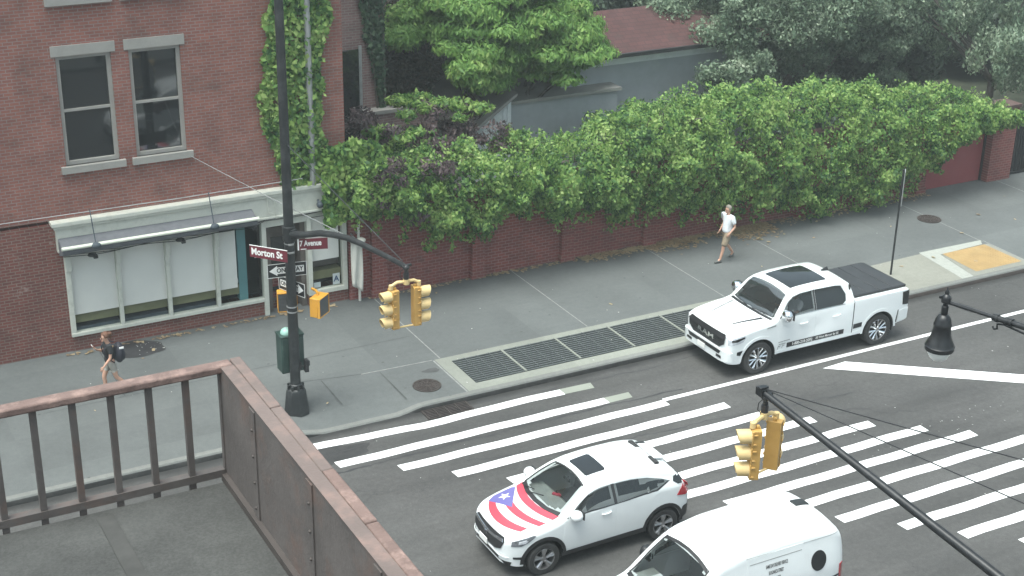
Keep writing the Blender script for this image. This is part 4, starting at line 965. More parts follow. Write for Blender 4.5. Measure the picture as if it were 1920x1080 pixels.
# ------------------------------------------------------------------ corner signal pole with its mast arm
px_, py_ = 10.02, 28.09
t = thing('signal_pole', 'tall dark signal pole on the sidewalk corner with a curved mast arm', 'signal pole', (px_, py_, .10))
b = MB(); n = 8
b.lathe([(.30, .0), (.29, .05), (.235, .50), (.20, .58), (.17, .60), (.12, .62)], n=8); b.build('base', M['dark_metal'], t, 30, bevel=.012)
b = MB()
for q in range(8): b.box((.165*math.cos(q*PI/4), .165*math.sin(q*PI/4), .64), (.05, .05, .09), Matrix.Rotation(q*PI/4, 3, 'Z'))
b.lathe([(.13, .6), (.14, .62), (.14, .7), (.115, .72)], n=16); b.build('base_collar', M['dark_metal'], t, 30)
MB().tube([(0, 0, .6), (0, 0, 4), (0, 0, 10.8)], [.115, .105, .085], 20).build('pole', M['dark_metal'], t, 60)
b = MB()
for z, r in ((2.44, .118), (2.56, .118)): b.lathe([(r-.02, z), (r, z), (r, z+.028), (r-.02, z+.028)], n=20)
for z in (3.83, 4.02): b.lathe([(.09, z), (.112, z), (.112, z+.022), (.09, z+.022)], n=20); b.box((.0, -.11, z+.012), (.12, .04, .035))
b.build('strap', M['grey_metal'], t, 40)
b = MB(); b.lathe([(.1, 4.1), (.135, 4.1), (.135, 4.42), (.1, 4.42)], n=16); b.box((.06, -.1, 4.27), (.14, .14, .2)); b.build('arm_clamp', M['dark_metal'], t, 30, bevel=.01)
arm = [(10.04, 27.98, 4.36), (10.2, 27.6, 4.46), (10.38, 27.2, 4.60), (10.52, 26.8, 4.68), (10.64, 26.4, 4.735), (10.74, 25.9, 4.77), (10.80, 25.4, 4.80), (10.84, 24.8, 4.86), (10.87, 24.0, 4.94)]
MB().tube([(x-px_, y-py_, z-.1) for x, y, z in arm], [.075, .072, .069, .066, .063, .06, .056, .052, .048], 12).build('mast_arm', M['dark_metal'], t, 60)
b = MB(); b.tube([(0, -.05, 6.25), (10.85-px_, 24.1-py_, 4.92)], .010, 5); b.build('guy_wire', M['dark_metal'], t)
# control cabinet strapped to the pole
c = thing('signal_cabinet', 'dark green signal control cabinet with a mint dome strapped to the signal pole', 'cabinet', (10.04, 28.33, 1.03))
MB().bx(-.27, .25, -.14, .22, 0, .86).build('box', M['green_box'], c, 30, bevel=.02)
MB().bx(-.285, .265, -.155, .235, .863, .90).build('lid', M['green_box'], c, 30, bevel=.012)
MB().bx(-.25, .23, -.158, -.142, .04, .84).build('door', M['green_box'], c, 30, bevel=.006)
b = MB(); b.lathe([(.13, 0), (.13, .03), (.11, .08), (.06, .12), (.001, .135)], (-.09, .03, .90), n=20); b.build('dome', M['mint'], c, 60)
c = thing('push_button', 'small black pedestrian push button unit on the right of the signal pole', 'push button', (10.26, 28.02, 1.22))
MB().bx(-.045, .045, -.06, .05, -.14, .16).build('unit', M['black'], c, 30, bevel=.012)
MB().bx(-.02, .06, -.075, -.061, .02, .14).build('sign_plate', M['sign_black'], c, 0)
b = MB(); b.cyl((-.12, .02, .0), (-.04, .0, .0), .018, n=8); b.bx(-.16, -.11, -.02, .06, -.05, .1); b.build('bracket', M['black'], c)
# pedestrian signals
def ped(c, yaw, label):
    t = thing('pedestrian_signal', label, 'pedestrian signal', c, yaw, 'pedestrian signals on the corner pole')
    MB().bx(-.20, .0, -.21, .21, -.225, .225).build('housing', M['ped_yellow'], t, 30, bevel=.02)
    b = MB()
    for (y0, y1, z0, z1) in ((-.215, .215, .205, .222), (-.215, .215, -.222, -.205), (-.215, -.20, -.205, .205), (.20, .215, -.205, .205)): b.bx(.0, .055, y0, y1, z0, z1)
    b.build('visor_frame', M['ped_yellow'], t, 0)
    b = MB(); b.bx(.012, .02, -.2, .2, -.205, .205)
    for q in range(13): b.bx(.02, .045, -.2+.0317*q, -.196+.0317*q, -.205, .205); b.bx(.02, .045, -.2, .2, -.2+.0317*q, -.196+.0317*q)
    b.build('screen', M['screen_grey'], t, 0)
    b = MB(); b.tube([(-.1, 0, -.225), (-.1, 0, -.30), (-.2, 0.1, -.33), (-.33, .16, -.33)], .035, 8); b.build('bracket', M['ped_yellow'], t)
    b = MB(); b.tube([(-.1, 0, .225), (-.1, 0, .27), (-.2, .1, .28), (-.33, .16, .28)], .03, 8); b.build('bracket', M['ped_yellow'], t)
M['screen_grey'] = mat('ped_screen', (.17, .175, .18), .5, var=.1)
ped((10.62, 27.85, 2.66), math.radians(-50), 'yellow pedestrian signal with its mesh face turned right, beside the signal pole')
ped((10.02, 28.38, 2.66), math.radians(-105), 'yellow pedestrian signal half hidden behind the pole, facing the road')
# street name signs and one-way signs
def sign_panel(name, label, cat, a, bb, h, m, back=None, group=None):
    a, bb = Vector(a), Vector(bb); L = (bb-a).length; t = thing(name, label, cat, (a+bb)/2, 0, group)
    fr = frame_of((0, 0, 0), bb-a, (0, 0, 1)); b = MB(); b.bx(-L/2, L/2, -h/2, h/2, -.006, .0)
    b.v = [tuple(fr @ Vector(v)) for v in b.v]; b.build('panel', m, t, 0)
    return t, fr, L
def flat(t, fr, name, poly, z0, z1, m):
    b = MB(); b.prism(poly, z0, z1, 'xy'); b.v = [tuple(fr @ Vector(v)) for v in b.v]; return b.build(name, m, t, 0)
def fr_at(fr, x, y, z): return fr @ Matrix.Translation((x, y, z))
t, fr, L = sign_panel('street_sign', 'brown street name sign reading Morton St, left of the signal pole', 'street sign', (9.20, 28.27, 4.03), (9.79, 27.60, 4.03), .26, M['sign_brown'], None, 'street name signs')
text_obj('lettering', 'Morton St', .21, M['sign_white'], t, fr_at(fr, -.04, .0, .003), xs=.84, bold=.006)
flat(t, fr, 'edge_strip', [(-L/2, .13), (L/2, .13), (L/2, .142), (-L/2, .142)], -.008, .004, M['sign_white'])
t, fr, L = sign_panel('street_sign', 'brown street name sign reading 7 Avenue, right of the signal pole', 'street sign', (10.14, 27.83, 4.16), (10.72, 27.66, 4.16), .25, M['sign_brown'], None, 'street name signs')
text_obj('lettering', '7 Avenue', .17, M['sign_white'], t, fr_at(fr, -.06, .02, .003), xs=.70, bold=.005)
flat(t, fr, 'small_mark', [(-.27, -.115), (-.15, -.115), (-.15, -.095), (-.27, -.095)], .0, .003, M['sign_white'])
flat(t, fr, 'edge_strip', [(-L/2-.03, -.125), (-L/2, -.125), (-L/2, .125), (-L/2-.03, .125)], -.008, .004, M['sign_white'])
def one_way(label, a, bb, left):
    t, fr, L = sign_panel('one_way_sign', label, 'road sign', a, bb, .32, M['sign_black'], None, 'one way signs'); s = -1 if left else 1; h = .16
    w_ = L/2
    flat(t, fr, 'border', [(-w_, -h), (w_, -h), (w_, h), (-w_, h), (-w_, h-.012), (w_-.012, h-.012), (w_-.012, -h+.012), (-w_+.012, -h+.012), (-w_+.012, h-.02), (-w_, h-.02)], .001, .003, M['sign_white'])
    A = [(-.9, 0), (-.5, .115), (-.5, .075), (.86, .075), (.86, -.075), (-.5, -.075), (-.5, -.115)]
    flat(t, fr, 'arrow', [(-s*x*w_, y) for x, y in (A if s < 0 else [(p[0], p[1]) for p in A])] if s > 0 else [(x*w_, y) for x, y in A], .001, .004, M['sign_white'])
    text_obj('lettering', 'ONE WAY', .14, M['sign_black'], t, fr_at(fr, -s*.02*0+(.06 if left else -.06), 0, .005), xs=L*1.02, bold=.0035)
one_way('black ONE WAY sign with white arrow pointing left on the signal pole', (9.58, 28.32, 3.46), (10.42, 28.18, 3.46), True)
one_way('black ONE WAY sign pointing right, turned edgewise below the other one', (9.93, 28.62, 3.06), (10.24, 27.86, 3.06), False)
# pair of heads hanging from the mast arm
def hang(tip, heads, label, bar):
    t = thing('traffic_signal', label, 'traffic signal', tip, 0, 'hanging traffic signals'); o = Vector(tip)
    b = MB(); b.sphere((0, 0, .0), (.07, .07, .06), 10, 6); b.cyl((0, 0, .05), (0, 0, -.12), .035, n=10); b.cyl((0, 0, -.12), (0, 0, -.25), .055, n=10); b.box((.03, 0, .04), (.16, .05, .04)); b.cyl((.03, 0, .05), (.05, 0, -.28), .012, n=6)
    b.build('hanger', M['black'], t)
    b = MB(); b.tube([(-.02, .0, .0), (-.12, .0, -.06), (-.13, 0, -.17), (-.05, 0, -.26)], .008, 6); b.build('cable_loop', M['black'], t)
    zt = -.29; b = MB(); b.cyl((0, 0, zt+.05), (0, 0, zt-.05), .065, n=12)
    for (c, yaw) in heads:
        c = Vector(c)-o; b.tube([(0, 0, zt), (c.x*.6, c.y*.6, zt+.01), (c.x, c.y, c.z+.47)], .033, 8); b.cyl((c.x, c.y, c.z+.50), (c.x, c.y, c.z+.41), .045, n=10)
    c1, c2 = Vector(heads[0][0])-o, Vector(heads[1][0])-o
    b.build('cross_bracket', M['visor_yellow'], t)
    b = MB(); b.cyl((c1.x, c1.y, c1.z-.41), (c2.x, c2.y, c2.z-.41), .018, n=6); b.build('lower_tie', M['visor_yellow'], t)
    for (c, yaw) in heads: signal_head(t, Vector(c)-o, yaw)
hang((10.87, 24.0, 4.93), [((10.56, 24.02, 4.11), math.radians(183)), ((11.12, 23.98, 4.12), math.radians(-6))], 'yellow two-headed traffic signal hanging over the sidewalk from the corner pole arm', None)
# ------------------------------------------------------------------ nearer mast arm, lower right
t = thing('mast_arm_pole', 'black mast arm reaching in from lower right with two guy wires', 'signal pole', (13.62, 7.0, .14))
tip = Vector((12.53, 15.2, 5.93)); e0 = Vector((13.62, 7.0, 4.38))
MB().tube([tip-Vector(t.location), tip.lerp(e0, .5)-Vector(t.location), e0-Vector(t.location)], [.052, .068, .085], 12).build('mast_arm', M['lamp_black'], t, 60)
b = MB(); b.box(tip-Vector(t.location)+Vector((0, .02, .0)), (.13, .16, .13)); b.box(tip-Vector(t.location)+Vector((-.02, -.02, .09)), (.16, .08, .03)); b.build('arm_end_cap', M['lamp_black'], t, 30, bevel=.012)
MB().tube([(0, 0, 0), (0, 0, 4), (0, 0, 8.4)], [.125, .11, .09], 16).build('pole', M['lamp_black'], t, 60)
for q in ((13.62, 7.0, 7.62), (13.62, 7.0, 6.55)):
    MB().tube([tip+Vector((0, 0, .06))-Vector(t.location), Vector(q)-Vector(t.location)], .0095, 5).build('guy_wire', M['black'], t)
hang((12.55, 15.15, 5.86), [((12.24, 15.0, 5.10), math.radians(155)), ((12.77, 15.14, 5.07), math.radians(40))], 'yellow two-headed traffic signal hanging over the crosswalk from the black arm', None)
# ------------------------------------------------------------------ bell lamp, right edge
t = thing('street_lamp', 'black bell-shaped street lamp with a frosted bowl at the right edge', 'street lamp', (14.62, 7.0, .14)); o = Vector(t.location)
ax = Vector((13.36, 12.75, 7.50))
b = MB(); b.lathe([(.17, -.015), (.19, -.01), (.192, .045), (.178, .06), (.172, .09), (.145, .14), (.122, .22), (.113, .32), (.117, .33), (.117, .36), (.107, .375), (.10, .42), (.07, .475), (.038, .49)], ax-o, n=32)
b.build('bell', M['lamp_black'], t, 40)
b = MB(); b.lathe([(.04, .48), (.046, .50), (.046, .60), (.034, .61), (.036, .64), (.062, .66), (.066, .72), (.05, .75), (.026, .77), (.03, .80), (.012, .83), (.008, .86), (.001, .87)], ax-o, n=16)
b.box(ax-o+Vector((-.06, .03, .73)), (.06, .02, .03)); b.build('fitting', M['lamp_black'], t, 40)
M['bowl'] = glass_mat('lamp_bowl', (.88, .88, .85), .88, .3, 1.45)
b = MB(); b.lathe([(.150, -.01), (.145, -.06), (.115, -.12), (.07, -.16), (.03, -.175), (.001, -.178)], ax-o, n=28); b.build('bowl', M['bowl'], t, 60)
a0 = ax+Vector((.02, -.02, .66)); d_ = Vector((.235, -1.1, .045)).normalized()
b = MB(); b.tube([a0-o, a0+d_*.72-o], .026, 12); b.build('arm_tip', M['lamp_black'], t, 60)
b = MB(); b.tube([a0+d_*.66-o, a0+d_*3.5-o, Vector((14.62, 7.0, 8.3))-o], [.040, .042, .05], 12)
for s, r in ((.66, .048), (.70, .052), (.86, .05), (.9, .055)): b.tube([a0+d_*s-o, a0+d_*(s+.035)-o], r, 14)
b.build('arm', M['lamp_black'], t, 50)
b = MB(); p0 = a0+d_*.72+Vector((0, 0, -.085))
b.tube([p0+Vector((0, .06, -.05))-o, p0+Vector((0, .03, -.075))-o, p0+Vector((0, -.02, -.05))-o, p0+Vector((0, -.01, .01))-o, p0+d_*.1+Vector((0, 0, .03))-o, p0+d_*.9+Vector((0, 0, -.06))-o, p0+d_*2.6+Vector((0, 0, -.2))-o], .014, 8); b.build('scroll', M['lamp_black'], t, 60)
MB().tube([(0, 0, 0), (0, 0, 4), (0, 0, 8.4)], [.13, .10, .08], 16).build('post', M['lamp_black'], t, 60)
# ------------------------------------------------------------------ sign post beyond the pickup
t = thing('sign_post', 'thin dark sign post behind the pickup bed with its signs seen edge-on', 'sign post', (27.42, 28.31, .14))
MB().tube([(0, 0, 0), (0, 0, 3.05)], .028, 8).build('post', M['dark_metal'], t)
dv = Vector((27.42, 28.31, 0)).normalized()
for z0, z1 in ((2.06, 2.50), (2.54, 3.02)):
    fr = frame_of((0.02, -.045, (z0+z1)/2), dv, (0, 0, 1)); b = MB(); b.bx(-.16, .16, -(z1-z0)/2, (z1-z0)/2, -.012, .012); b.v = [tuple(fr @ Vector(v)) for v in b.v]; b.build('sign_plate', M['grey_metal'], t, 0)
# overhead service wire
t = thing('overhead_cable', 'thin cable from the shop facade to the mast arm of the corner pole', 'cable', (10.68, 26.2, 4.78))
MB().tube([(0, 0, 0), (-.55, 3.4, -.12), (-1.18, 7.0, -.16)], .009, 5).build('wire', M['grey_metal'], t)
# ================================================================== vehicles: nose at local x = 0, tail at +x
class Car:
    def __init__(s, root, top, wid, low, belt, tumble, rad, crown, wheels, hub, Ra, L, steps, bulge=.03, x0=0.0):
        a = wheels[0]; s.fx = fx = lambda x: x if x >= a else x0+x*(a-x0)/a          # short front overhang
        top, wid, low, belt, rad = [([fx(x) for x in c[0]], c[1]) for c in (top, wid, low, belt, rad)]; steps = [fx(x) for x in steps]; s.x0 = x0
        s.root = root; s.top = pchip(*top); s.wid = pchip(*wid); s.low = pchip(*low); s.belt = pchip(*belt); s.tumble = tumble
        s.rad = pchip(*rad); s.crown = crown; s.wheels = wheels; s.hub = hub; s.Ra = Ra; s.L = L; s.bulge = bulge
        xs = sorted(set([round(x, 4) for x in np.linspace(x0, L, int(L/.055))] + steps + [w+s_*Ra*f for w in wheels for s_ in (-1, 1) for f in (1.001, .995, .97, .93, .86, .75, .6)]))
        s.xs = [x for x in xs if x0 <= x <= L]
        s.ns, s.na, s.nt = 12, 5, 9
        V = []; 
        for x in s.xs: V += s.section(x)
        s.K = len(V)//len(s.xs); K = s.K
        V2 = [(x, -y, z) for x, y, z in V]; n = len(V); s.V = V+V2; F = []
        for i in range(len(s.xs)-1):
            for j in range(K-1):
                F.append((i*K+j, i*K+j+1, (i+1)*K+j+1, (i+1)*K+j)); F.append((n+i*K+j, n+(i+1)*K+j, n+(i+1)*K+j+1, n+i*K+j+1))
        for i in (0, len(s.xs)-1):
            for j in range(K-1): F.append((i*K+j, i*K+j+1, n+i*K+j+1, n+i*K+j))
        s.F = F; s.bvh = BVHTree.FromPolygons([Vector(v) for v in s.V], F, all_triangles=False)
    def side(s, x, z):
        W = s.wid(x); B = s.belt(x)
        if z <= B:
            zm = .72*B; t = (z-zm)/(B*.75); return W*(1-s.bulge*t*t*(1.6 if z < zm else .8))
        t = (B-.72*B)/(B*.75); return W*(1-s.bulge*.8*t*t) - s.tumble*(z-B) - .05*(z-B)**2
    def section(s, x):
        z0 = s.low(x)
        for w in s.wheels:
            d = abs(x-w)
            if d < s.Ra: z0 = max(z0, s.hub+math.sqrt(s.Ra**2-d*d))
        T = s.top(x); r = s.rad(x); zt = T-s.crown; z1 = max(z0+.02, zt-r); P = []
        for i in range(s.ns):
            z = z0+(z1-z0)*i/(s.ns-1); P.append((x, s.side(x, z), z))
        y1 = s.side(x, z1); h = max(zt-z1, .005); ry = r*.9
        for i in range(1, s.na+1):
            a = PI/2*i/s.na; P.append((x, y1-ry*(1-math.cos(a))-.0, z1+h*math.sin(a)))
        ye = y1-ry
        for i in range(1, s.nt+1):
            u = 1-i/s.nt; P.append((x, ye*u, zt+s.crown*(1-u*u)))
        return P
    def body(s, m, holes=(), name='body'):
        """holes: list of (axis, polygon); faces wholly inside are left out so the cabin is hollow behind the glass."""
        def inside(p, poly):
            c = False; n = len(poly)
            for i in range(n):
                (x1, y1), (x2, y2) = poly[i], poly[(i+1) % n]
                if (y1 > p[1]) != (y2 > p[1]) and p[0] < (x2-x1)*(p[1]-y1)/(y2-y1)+x1: c = not c
            return c
        F = []
        for f in s.F:
            cx = sum(s.V[i][0] for i in f)/len(f); cy = sum(s.V[i][1] for i in f)/len(f); cz = sum(s.V[i][2] for i in f)/len(f); ok = True
            for axis, poly, zmin in holes:
                if axis == 'z':
                    if cz > zmin and all(inside((s.V[i][0], s.V[i][1]), poly) for i in f): ok = False
                elif abs(cy) > zmin and all(inside((s.V[i][0], s.V[i][2]), poly) for i in f): ok = False
            if ok: F.append(f)
        o = MB().add(s.V, F).build(name, m, s.root, 32); return o
    def panel(s, name, poly, axis, m, parent=None, off=.005, grid=.09, side=-1, smooth=50, skirt=.012):
        """A panel laid on the body: polygon in (x,z) seen from the side, (x,y) from above or (y,z) from the front/rear."""
        bm = bmesh.new(); vs = [bm.verts.new((a, b_, 0)) for a, b_ in poly]; bm.faces.new(vs)
        xs_ = [p[0] for p in poly]; ys_ = [p[1] for p in poly]
        for lo, hi, no, k in ((min(xs_), max(xs_), (1, 0, 0), 0), (min(ys_), max(ys_), (0, 1, 0), 1)):
            n = int((hi-lo)/grid)
            for q in range(1, n+1):
                c = lo+(hi-lo)*q/(n+1); co = (c, 0, 0) if k == 0 else (0, c, 0)
                bmesh.ops.bisect_plane(bm, geom=bm.verts[:]+bm.edges[:]+bm.faces[:], plane_co=co, plane_no=no)
        d = {'y': Vector((0, -side, 0)), 'z': Vector((0, 0, -1)), 'f': Vector((1, 0, 0)), 'r': Vector((-1, 0, 0))}[axis]
        for v in bm.verts:
            a, b_ = v.co.x, v.co.y
            o = {'y': Vector((a, side*3, b_)), 'z': Vector((a, b_, 4)), 'f': Vector((-2, a, b_)), 'r': Vector((s.L+2, a, b_))}[axis]
            h = s.bvh.ray_cast(o, d)
            if h[0] is None: v.co = o + d*(3-s.wid(a) if axis == 'y' else (4-s.top(a) if axis == 'z' else 2.08+(s.x0 if axis == 'f' else 0))); nn = -d
            else:
                nn = h[1]; nn = nn if nn.dot(d) < 0 else -nn; v.co = h[0]+(nn*.6-d*.4).normalized()*off
        if skirt:
            ed = [e for e in bm.edges if len(e.link_faces) == 1]
            r = bmesh.ops.extrude_edge_only(bm, edges=ed)
            for g in r['geom']:
                if isinstance(g, bmesh.types.BMVert): g.co += d*skirt
        bmesh.ops.recalc_face_normals(bm, faces=bm.faces)
        me = bpy.data.meshes.new(name); bm.to_mesh(me); bm.free()
        return finish(name, me, m, s.root if parent is None else parent, smooth)
    def hit(s, axis, a, b_, side=-1):
        d = {'y': Vector((0, -side, 0)), 'z': Vector((0, 0, -1)), 'f': Vector((1, 0, 0)), 'r': Vector((-1, 0, 0))}[axis]
        o = {'y': Vector((a, side*3, b_)), 'z': Vector((a, b_, 4)), 'f': Vector((-2, a, b_)), 'r': Vector((s.L+2, a, b_))}[axis]
        h = s.bvh.ray_cast(o, d); return h[0]
    def text(s, name, txt, size, m, axis, c, parent=None, xs=1.0, off=.010, side=-1, **k):
        vs, fs = text_mesh(txt, size, **k); V = []
        for v in vs:
            a = c[0]+v.x*xs*(1 if axis != 'f' else -1); z = c[1]+v.y; h = s.hit(axis, a, z, side)
            if axis == 'y': V.append((a, (h.y if h else side*s.wid(a))+side*off, z))
            else: V.append(((h.x if h else 0)-off, a, z))
        me = bpy.data.meshes.new(name); me.from_pydata(V, [], fs)
        return finish(name, me, m, parent or s.root, 0)
def wheel(root, x, y, hub, R, wdt, style, rimR):
    """Outer face towards -y; the far side is turned round."""
    s = -1 if y < 0 else 1
    t = MB(); h = wdt/2
    t.lathe([(rimR, -h*.8), (rimR*1.06, -h), (R*.93, -h), (R*.985, -h*.85), (R, -h*.6), (R, h*.6), (R*.985, h*.85), (R*.93, h), (rimR*1.06, h), (rimR, h*.8)], (x, y, hub), 'y', 40)
    for q in range(48):
        a = 2*PI*q/48; c = Vector((x+math.cos(a)*R*.995, y, hub+math.sin(a)*R*.995)); t.box(c, (.012, wdt*.9, .02), Matrix.Rotation(-a, 3, 'Y'))
    to = t.build('wheel', M['rubber'], root, 40)
    r = MB(); o = y+s*h
    r.lathe([(rimR, o-s*wdt*.7), (rimR*.98, o-s*.03), (rimR*1.03, o-s*.005), (rimR*.97, o-s*.008), (rimR*.93, o-s*.04), (rimR*.9, o-s*.12)], (x, 0, hub), 'y', 40)
    r.lathe([(.001, o-s*.02), (.05, o-s*.022), (.062, o-s*.05), (.06, o-s*.1)], (x, 0, hub), 'y', 20)
    n = 6 if style == 'truck' else 5
    for q in range(n):
        a = 2*PI*q/n+.3
        for da, rr0 in (((-.26, .12), (.26, .12)) if style == 'truck' else ((-.13, .06), (.13, .06))):
            p0 = Vector((x+.05*math.cos(a), o-s*.03, hub+.05*math.sin(a))); p1 = Vector((x+rimR*.5*math.cos(a+da*.6), o-s*.035, hub+rimR*.5*math.sin(a+da*.6))); p2 = Vector((x+rimR*.96*math.cos(a+da), o-s*.025, hub+rimR*.96*math.sin(a+da)))
            r.tube([p0, p1, p2], [.028, .024 if style == 'truck' else .03, .034 if style == 'truck' else .038], 6)
    r.build('rim', M['chrome'] if style == 'truck' else M['alloy'], to, 40)
    d = MB(); d.lathe([(.001, o-s*.11), (rimR*.92, o-s*.11)], (x, 0, hub), 'y', 28); d.build('brake_disc', M['pit'], to, 40)
def underbody(car, W, z0, extra=()):
    b = MB(); b.bx(car.x0+.25, car.L-.25, -W+.12, W-.12, z0-.06, z0+.02)
    b.build('underbody', M['pit'], car.root, 0)
    for w in car.wheels:
        for s in (-1, 1):
            b = MB(); n = 16; R = car.Ra-.004; P = []
            for j in range(n+1):
                a = PI*j/n*1.16-.25; P.append((w+R*math.cos(a), car.hub+R*math.sin(a)))
            for j in range(n): b.quad((P[j][0], s*(W-.03), P[j][1]), (P[j+1][0], s*(W-.03), P[j+1][1]), (P[j+1][0], s*(W-.42), P[j+1][1]), (P[j][0], s*(W-.42), P[j][1]))
            b.add([(p[0], s*(W-.42), p[1]) for p in P], [tuple(range(n+1))]); b.build('wheel_well', M['pit'], car.root, 40)
def seat(b, x, y, z, mat_=0):
    b.box((x+.2, y, z+.08), (.48, .46, .16)); b.box((x+.50, y, z+.42), (.16, .46, .62), Matrix.Rotation(.22, 3, 'Y')); b.box((x+.60, y, z+.82), (.09, .26, .18), Matrix.Rotation(.2, 3, 'Y'))
def mirror(car, x, z, y, m, cap=None, sx=.12, sy=.20, sz=.16):
    for s in (-1, 1):
        b = MB(); b.sphere((x, s*(y+.10), z), (sx, sy*.62, sz*.62), 14, 10); b.v = [(px, py, max(z-sz*.5, min(z+sz*.55, pz))) for px, py, pz in b.v]
        mo = b.build('wing_mirror', m, car.root, 50)
        b = MB(); b.tube([(x-.02, s*(y-.06), z-.06), (x, s*(y+.04), z-.05)], .03, 8); b.box((x+sx*.9, s*(y+.10), z), (.02, sy*.95, sz*.85)); b.build('mirror_base', M['black'], mo, 40)

# ------------------------------------------------------------------ white pickup
TX, TY = 19.38, 26.13
t = thing('pickup_truck', 'white crew cab pickup truck with a black bed cover driving beside the kerb', 'pickup truck', (TX, TY, 0))
car = Car(t, ([0, .04, .12, .3, .9, 1.45, 1.60, 1.78, 2.0, 2.14, 2.5, 3.0, 3.5, 3.76, 3.86, 3.92, 3.965, 4.0, 4.05, 5.66, 5.72, 5.75], [1.00, 1.07, 1.12, 1.165, 1.235, 1.285, 1.315, 1.50, 1.755, 1.83, 1.885, 1.90, 1.885, 1.86, 1.83, 1.76, 1.50, 1.405, 1.40, 1.40, 1.385, 1.33]),
          ([0, .05, .15, .35, .7, 1.2, 5.2, 5.65, 5.75], [.78, .85, .895, .918, .928, .93, .93, .92, .905]), ([0, .3, .6, 1.2, 4.2, 5.2, 5.75], [.40, .37, .36, .40, .42, .45, .52]),
          ([0, 1.5, 3.9, 4.0, 5.75], [1.10, 1.26, 1.29, 1.35, 1.36]), .36, ([0, .15, .5, 1.4, 1.7, 2.2, 3.9, 4.02, 5.75], [.07, .09, .09, .08, .07, .11, .10, .04, .04]), .035,
          (1.15, 4.83), .41, .50, 5.75, [.02, .04, .08, 3.94, 3.965, 3.985, 4.0, 4.02, 5.73], .05, .30)
front_w = [(1.72, 1.335), (2.03, 1.66), (2.17, 1.745), (2.40, 1.785), (2.76, 1.795), (2.76, 1.335)]
rear_w = [(2.83, 1.335), (2.83, 1.795), (3.45, 1.785), (3.62, 1.76), (3.74, 1.55), (3.72, 1.40), (3.62, 1.335)]
wsh = [(1.56, -.76), (1.56, .76), (1.62, .77), (2.03, .66), (2.06, .4), (2.075, 0), (2.06, -.4), (2.03, -.66), (1.62, -.77)]
wsh = [(1.63, -.77), (1.57, -.45), (1.55, 0), (1.57, .45), (1.63, .77), (2.06, .64), (2.085, .35), (2.095, 0), (2.085, -.35), (2.06, -.64)]
car.body(M['white_paint'], [('y', front_w, .5), ('y', rear_w, .5), ('z', wsh, 1.25)])
underbody(car, .93, .42)
car.panel('windscreen', wsh, 'z', glass_mat('pickup_screen', (.02, .026, .026), .75, .02, 2.5), off=.006)
for s in (-1, 1):
    car.panel('side_window', front_w, 'y', M['car_glass'], side=s); car.panel('side_window', rear_w, 'y', M['dark_glass'], side=s, off=.006)
    car.panel('window_trim', [(2.77, 1.33), (2.77, 1.80), (2.82, 1.80), (2.82, 1.33)], 'y', M['black'], side=s)
    car.panel('window_trim', [(1.66, 1.312), (3.70, 1.312), (3.70, 1.332), (1.66, 1.332)], 'y', M['chrome'], side=s, off=.008)
    fd = car.panel('door', [(1.68, .50), (1.68, 1.29), (2.785, 1.30), (2.785, .50)], 'y', M['white_paint'], side=s, off=.004)
    rd = car.panel('door', [(2.80, .50), (2.80, 1.30), (3.80, 1.30), (3.86, 1.12), (3.86, .74), (3.98-.2, .62), (3.72, .50)], 'y', M['white_paint'], side=s, off=.004)
    for dr, xa in ((fd, 2.42), (rd, 3.42)):
        y = s*(car.side(xa, 1.08)+.035); b = MB(); b.tube([(xa-.11, y-s*.02, 1.08), (xa-.07, y+s*.006, 1.085), (xa+.09, y+s*.006, 1.09), (xa+.13, y-s*.02, 1.09)], .017, 8); b.build('door_handle', M['white_paint'], dr)
    car.panel('cab_gap', [(3.975, .50), (3.965, 1.36), (3.99, 1.36), (4.0, .50)], 'y', M['pit'], side=s, off=.003)
    for w in car.wheels:
        arc = [(w+.50*math.cos(a), .41+.50*math.sin(a)) for a in np.linspace(.0, PI, 17)]; arc2 = [(w+.56*math.cos(a), .41+.57*math.sin(a)) for a in np.linspace(PI, 0, 17)]
        car.panel('arch_lip', arc+arc2, 'y', M['white_paint'], side=s, off=.016, grid=.3)
    car.panel('side_decal', [(1.98, .525), (1.98, .65), (3.72, .66), (3.72, .535)], 'y', M['sign_black'], side=s, off=.010)
    car.panel('side_decal', [(4.02, .60), (4.02, .72), (4.28, .73), (4.28, .61)], 'y', M['sign_black'], side=s, off=.010)
    car.panel('rocker', [(1.66, .425), (1.66, .50), (3.98, .50), (4.27, .56), (4.27, .44)], 'y', M['grey_metal'] if False else M['white_paint'], side=s, off=.018)
    car.panel('headlight', [(0.322, .88), (0.322, 1.03), (0.522, 1.07), (0.714, 1.085), (0.743, 1.04), (0.670, .94), (0.522, .90)], 'y', M['clear_lens'], side=s, off=.012, grid=.05)
    car.panel('headlight_trim', [(0.374, .955), (0.374, 1.005), (0.522, 1.035), (0.699, 1.055), (0.707, 1.02), (0.522, .96)], 'y', M['dark_glass'], side=s, off=.016, grid=.05)
    car.panel('tail_light', [(5.55, .96), (5.52, 1.30), (5.74, 1.31), (5.74, .94)], 'y', M['dark_glass'], side=s, off=.012, grid=.05)
    car.panel('bumper_end', [(5.42, .52), (5.44, .80), (5.5, .84), (5.74, .86), (5.74, .56)], 'y', M['white_paint'], side=s, off=.03)
    car.panel('bumper_gap', [(5.38, .50), (5.42, .84), (5.44, .84), (5.42, .50)], 'y', M['pit'], side=s, off=.008)
    car.panel('fog_light', [(0.522, .61), (0.522, .69), (0.670, .71), (0.721, .69), (0.707, .62), (0.633, .59)], 'y', M['dark_glass'], side=s, off=.012, grid=.05)
    car.panel('vent_badge', [(1.34, 1.135), (1.36, 1.165), (1.60, 1.185), (1.60, 1.155)], 'y', M['grey_metal'], side=s, off=.008)
car.text('side_lettering', '1-800-218-2092', .105, M['sign_white'], 'y', (2.44, .59), xs=.92, off=.016, bold=.003)
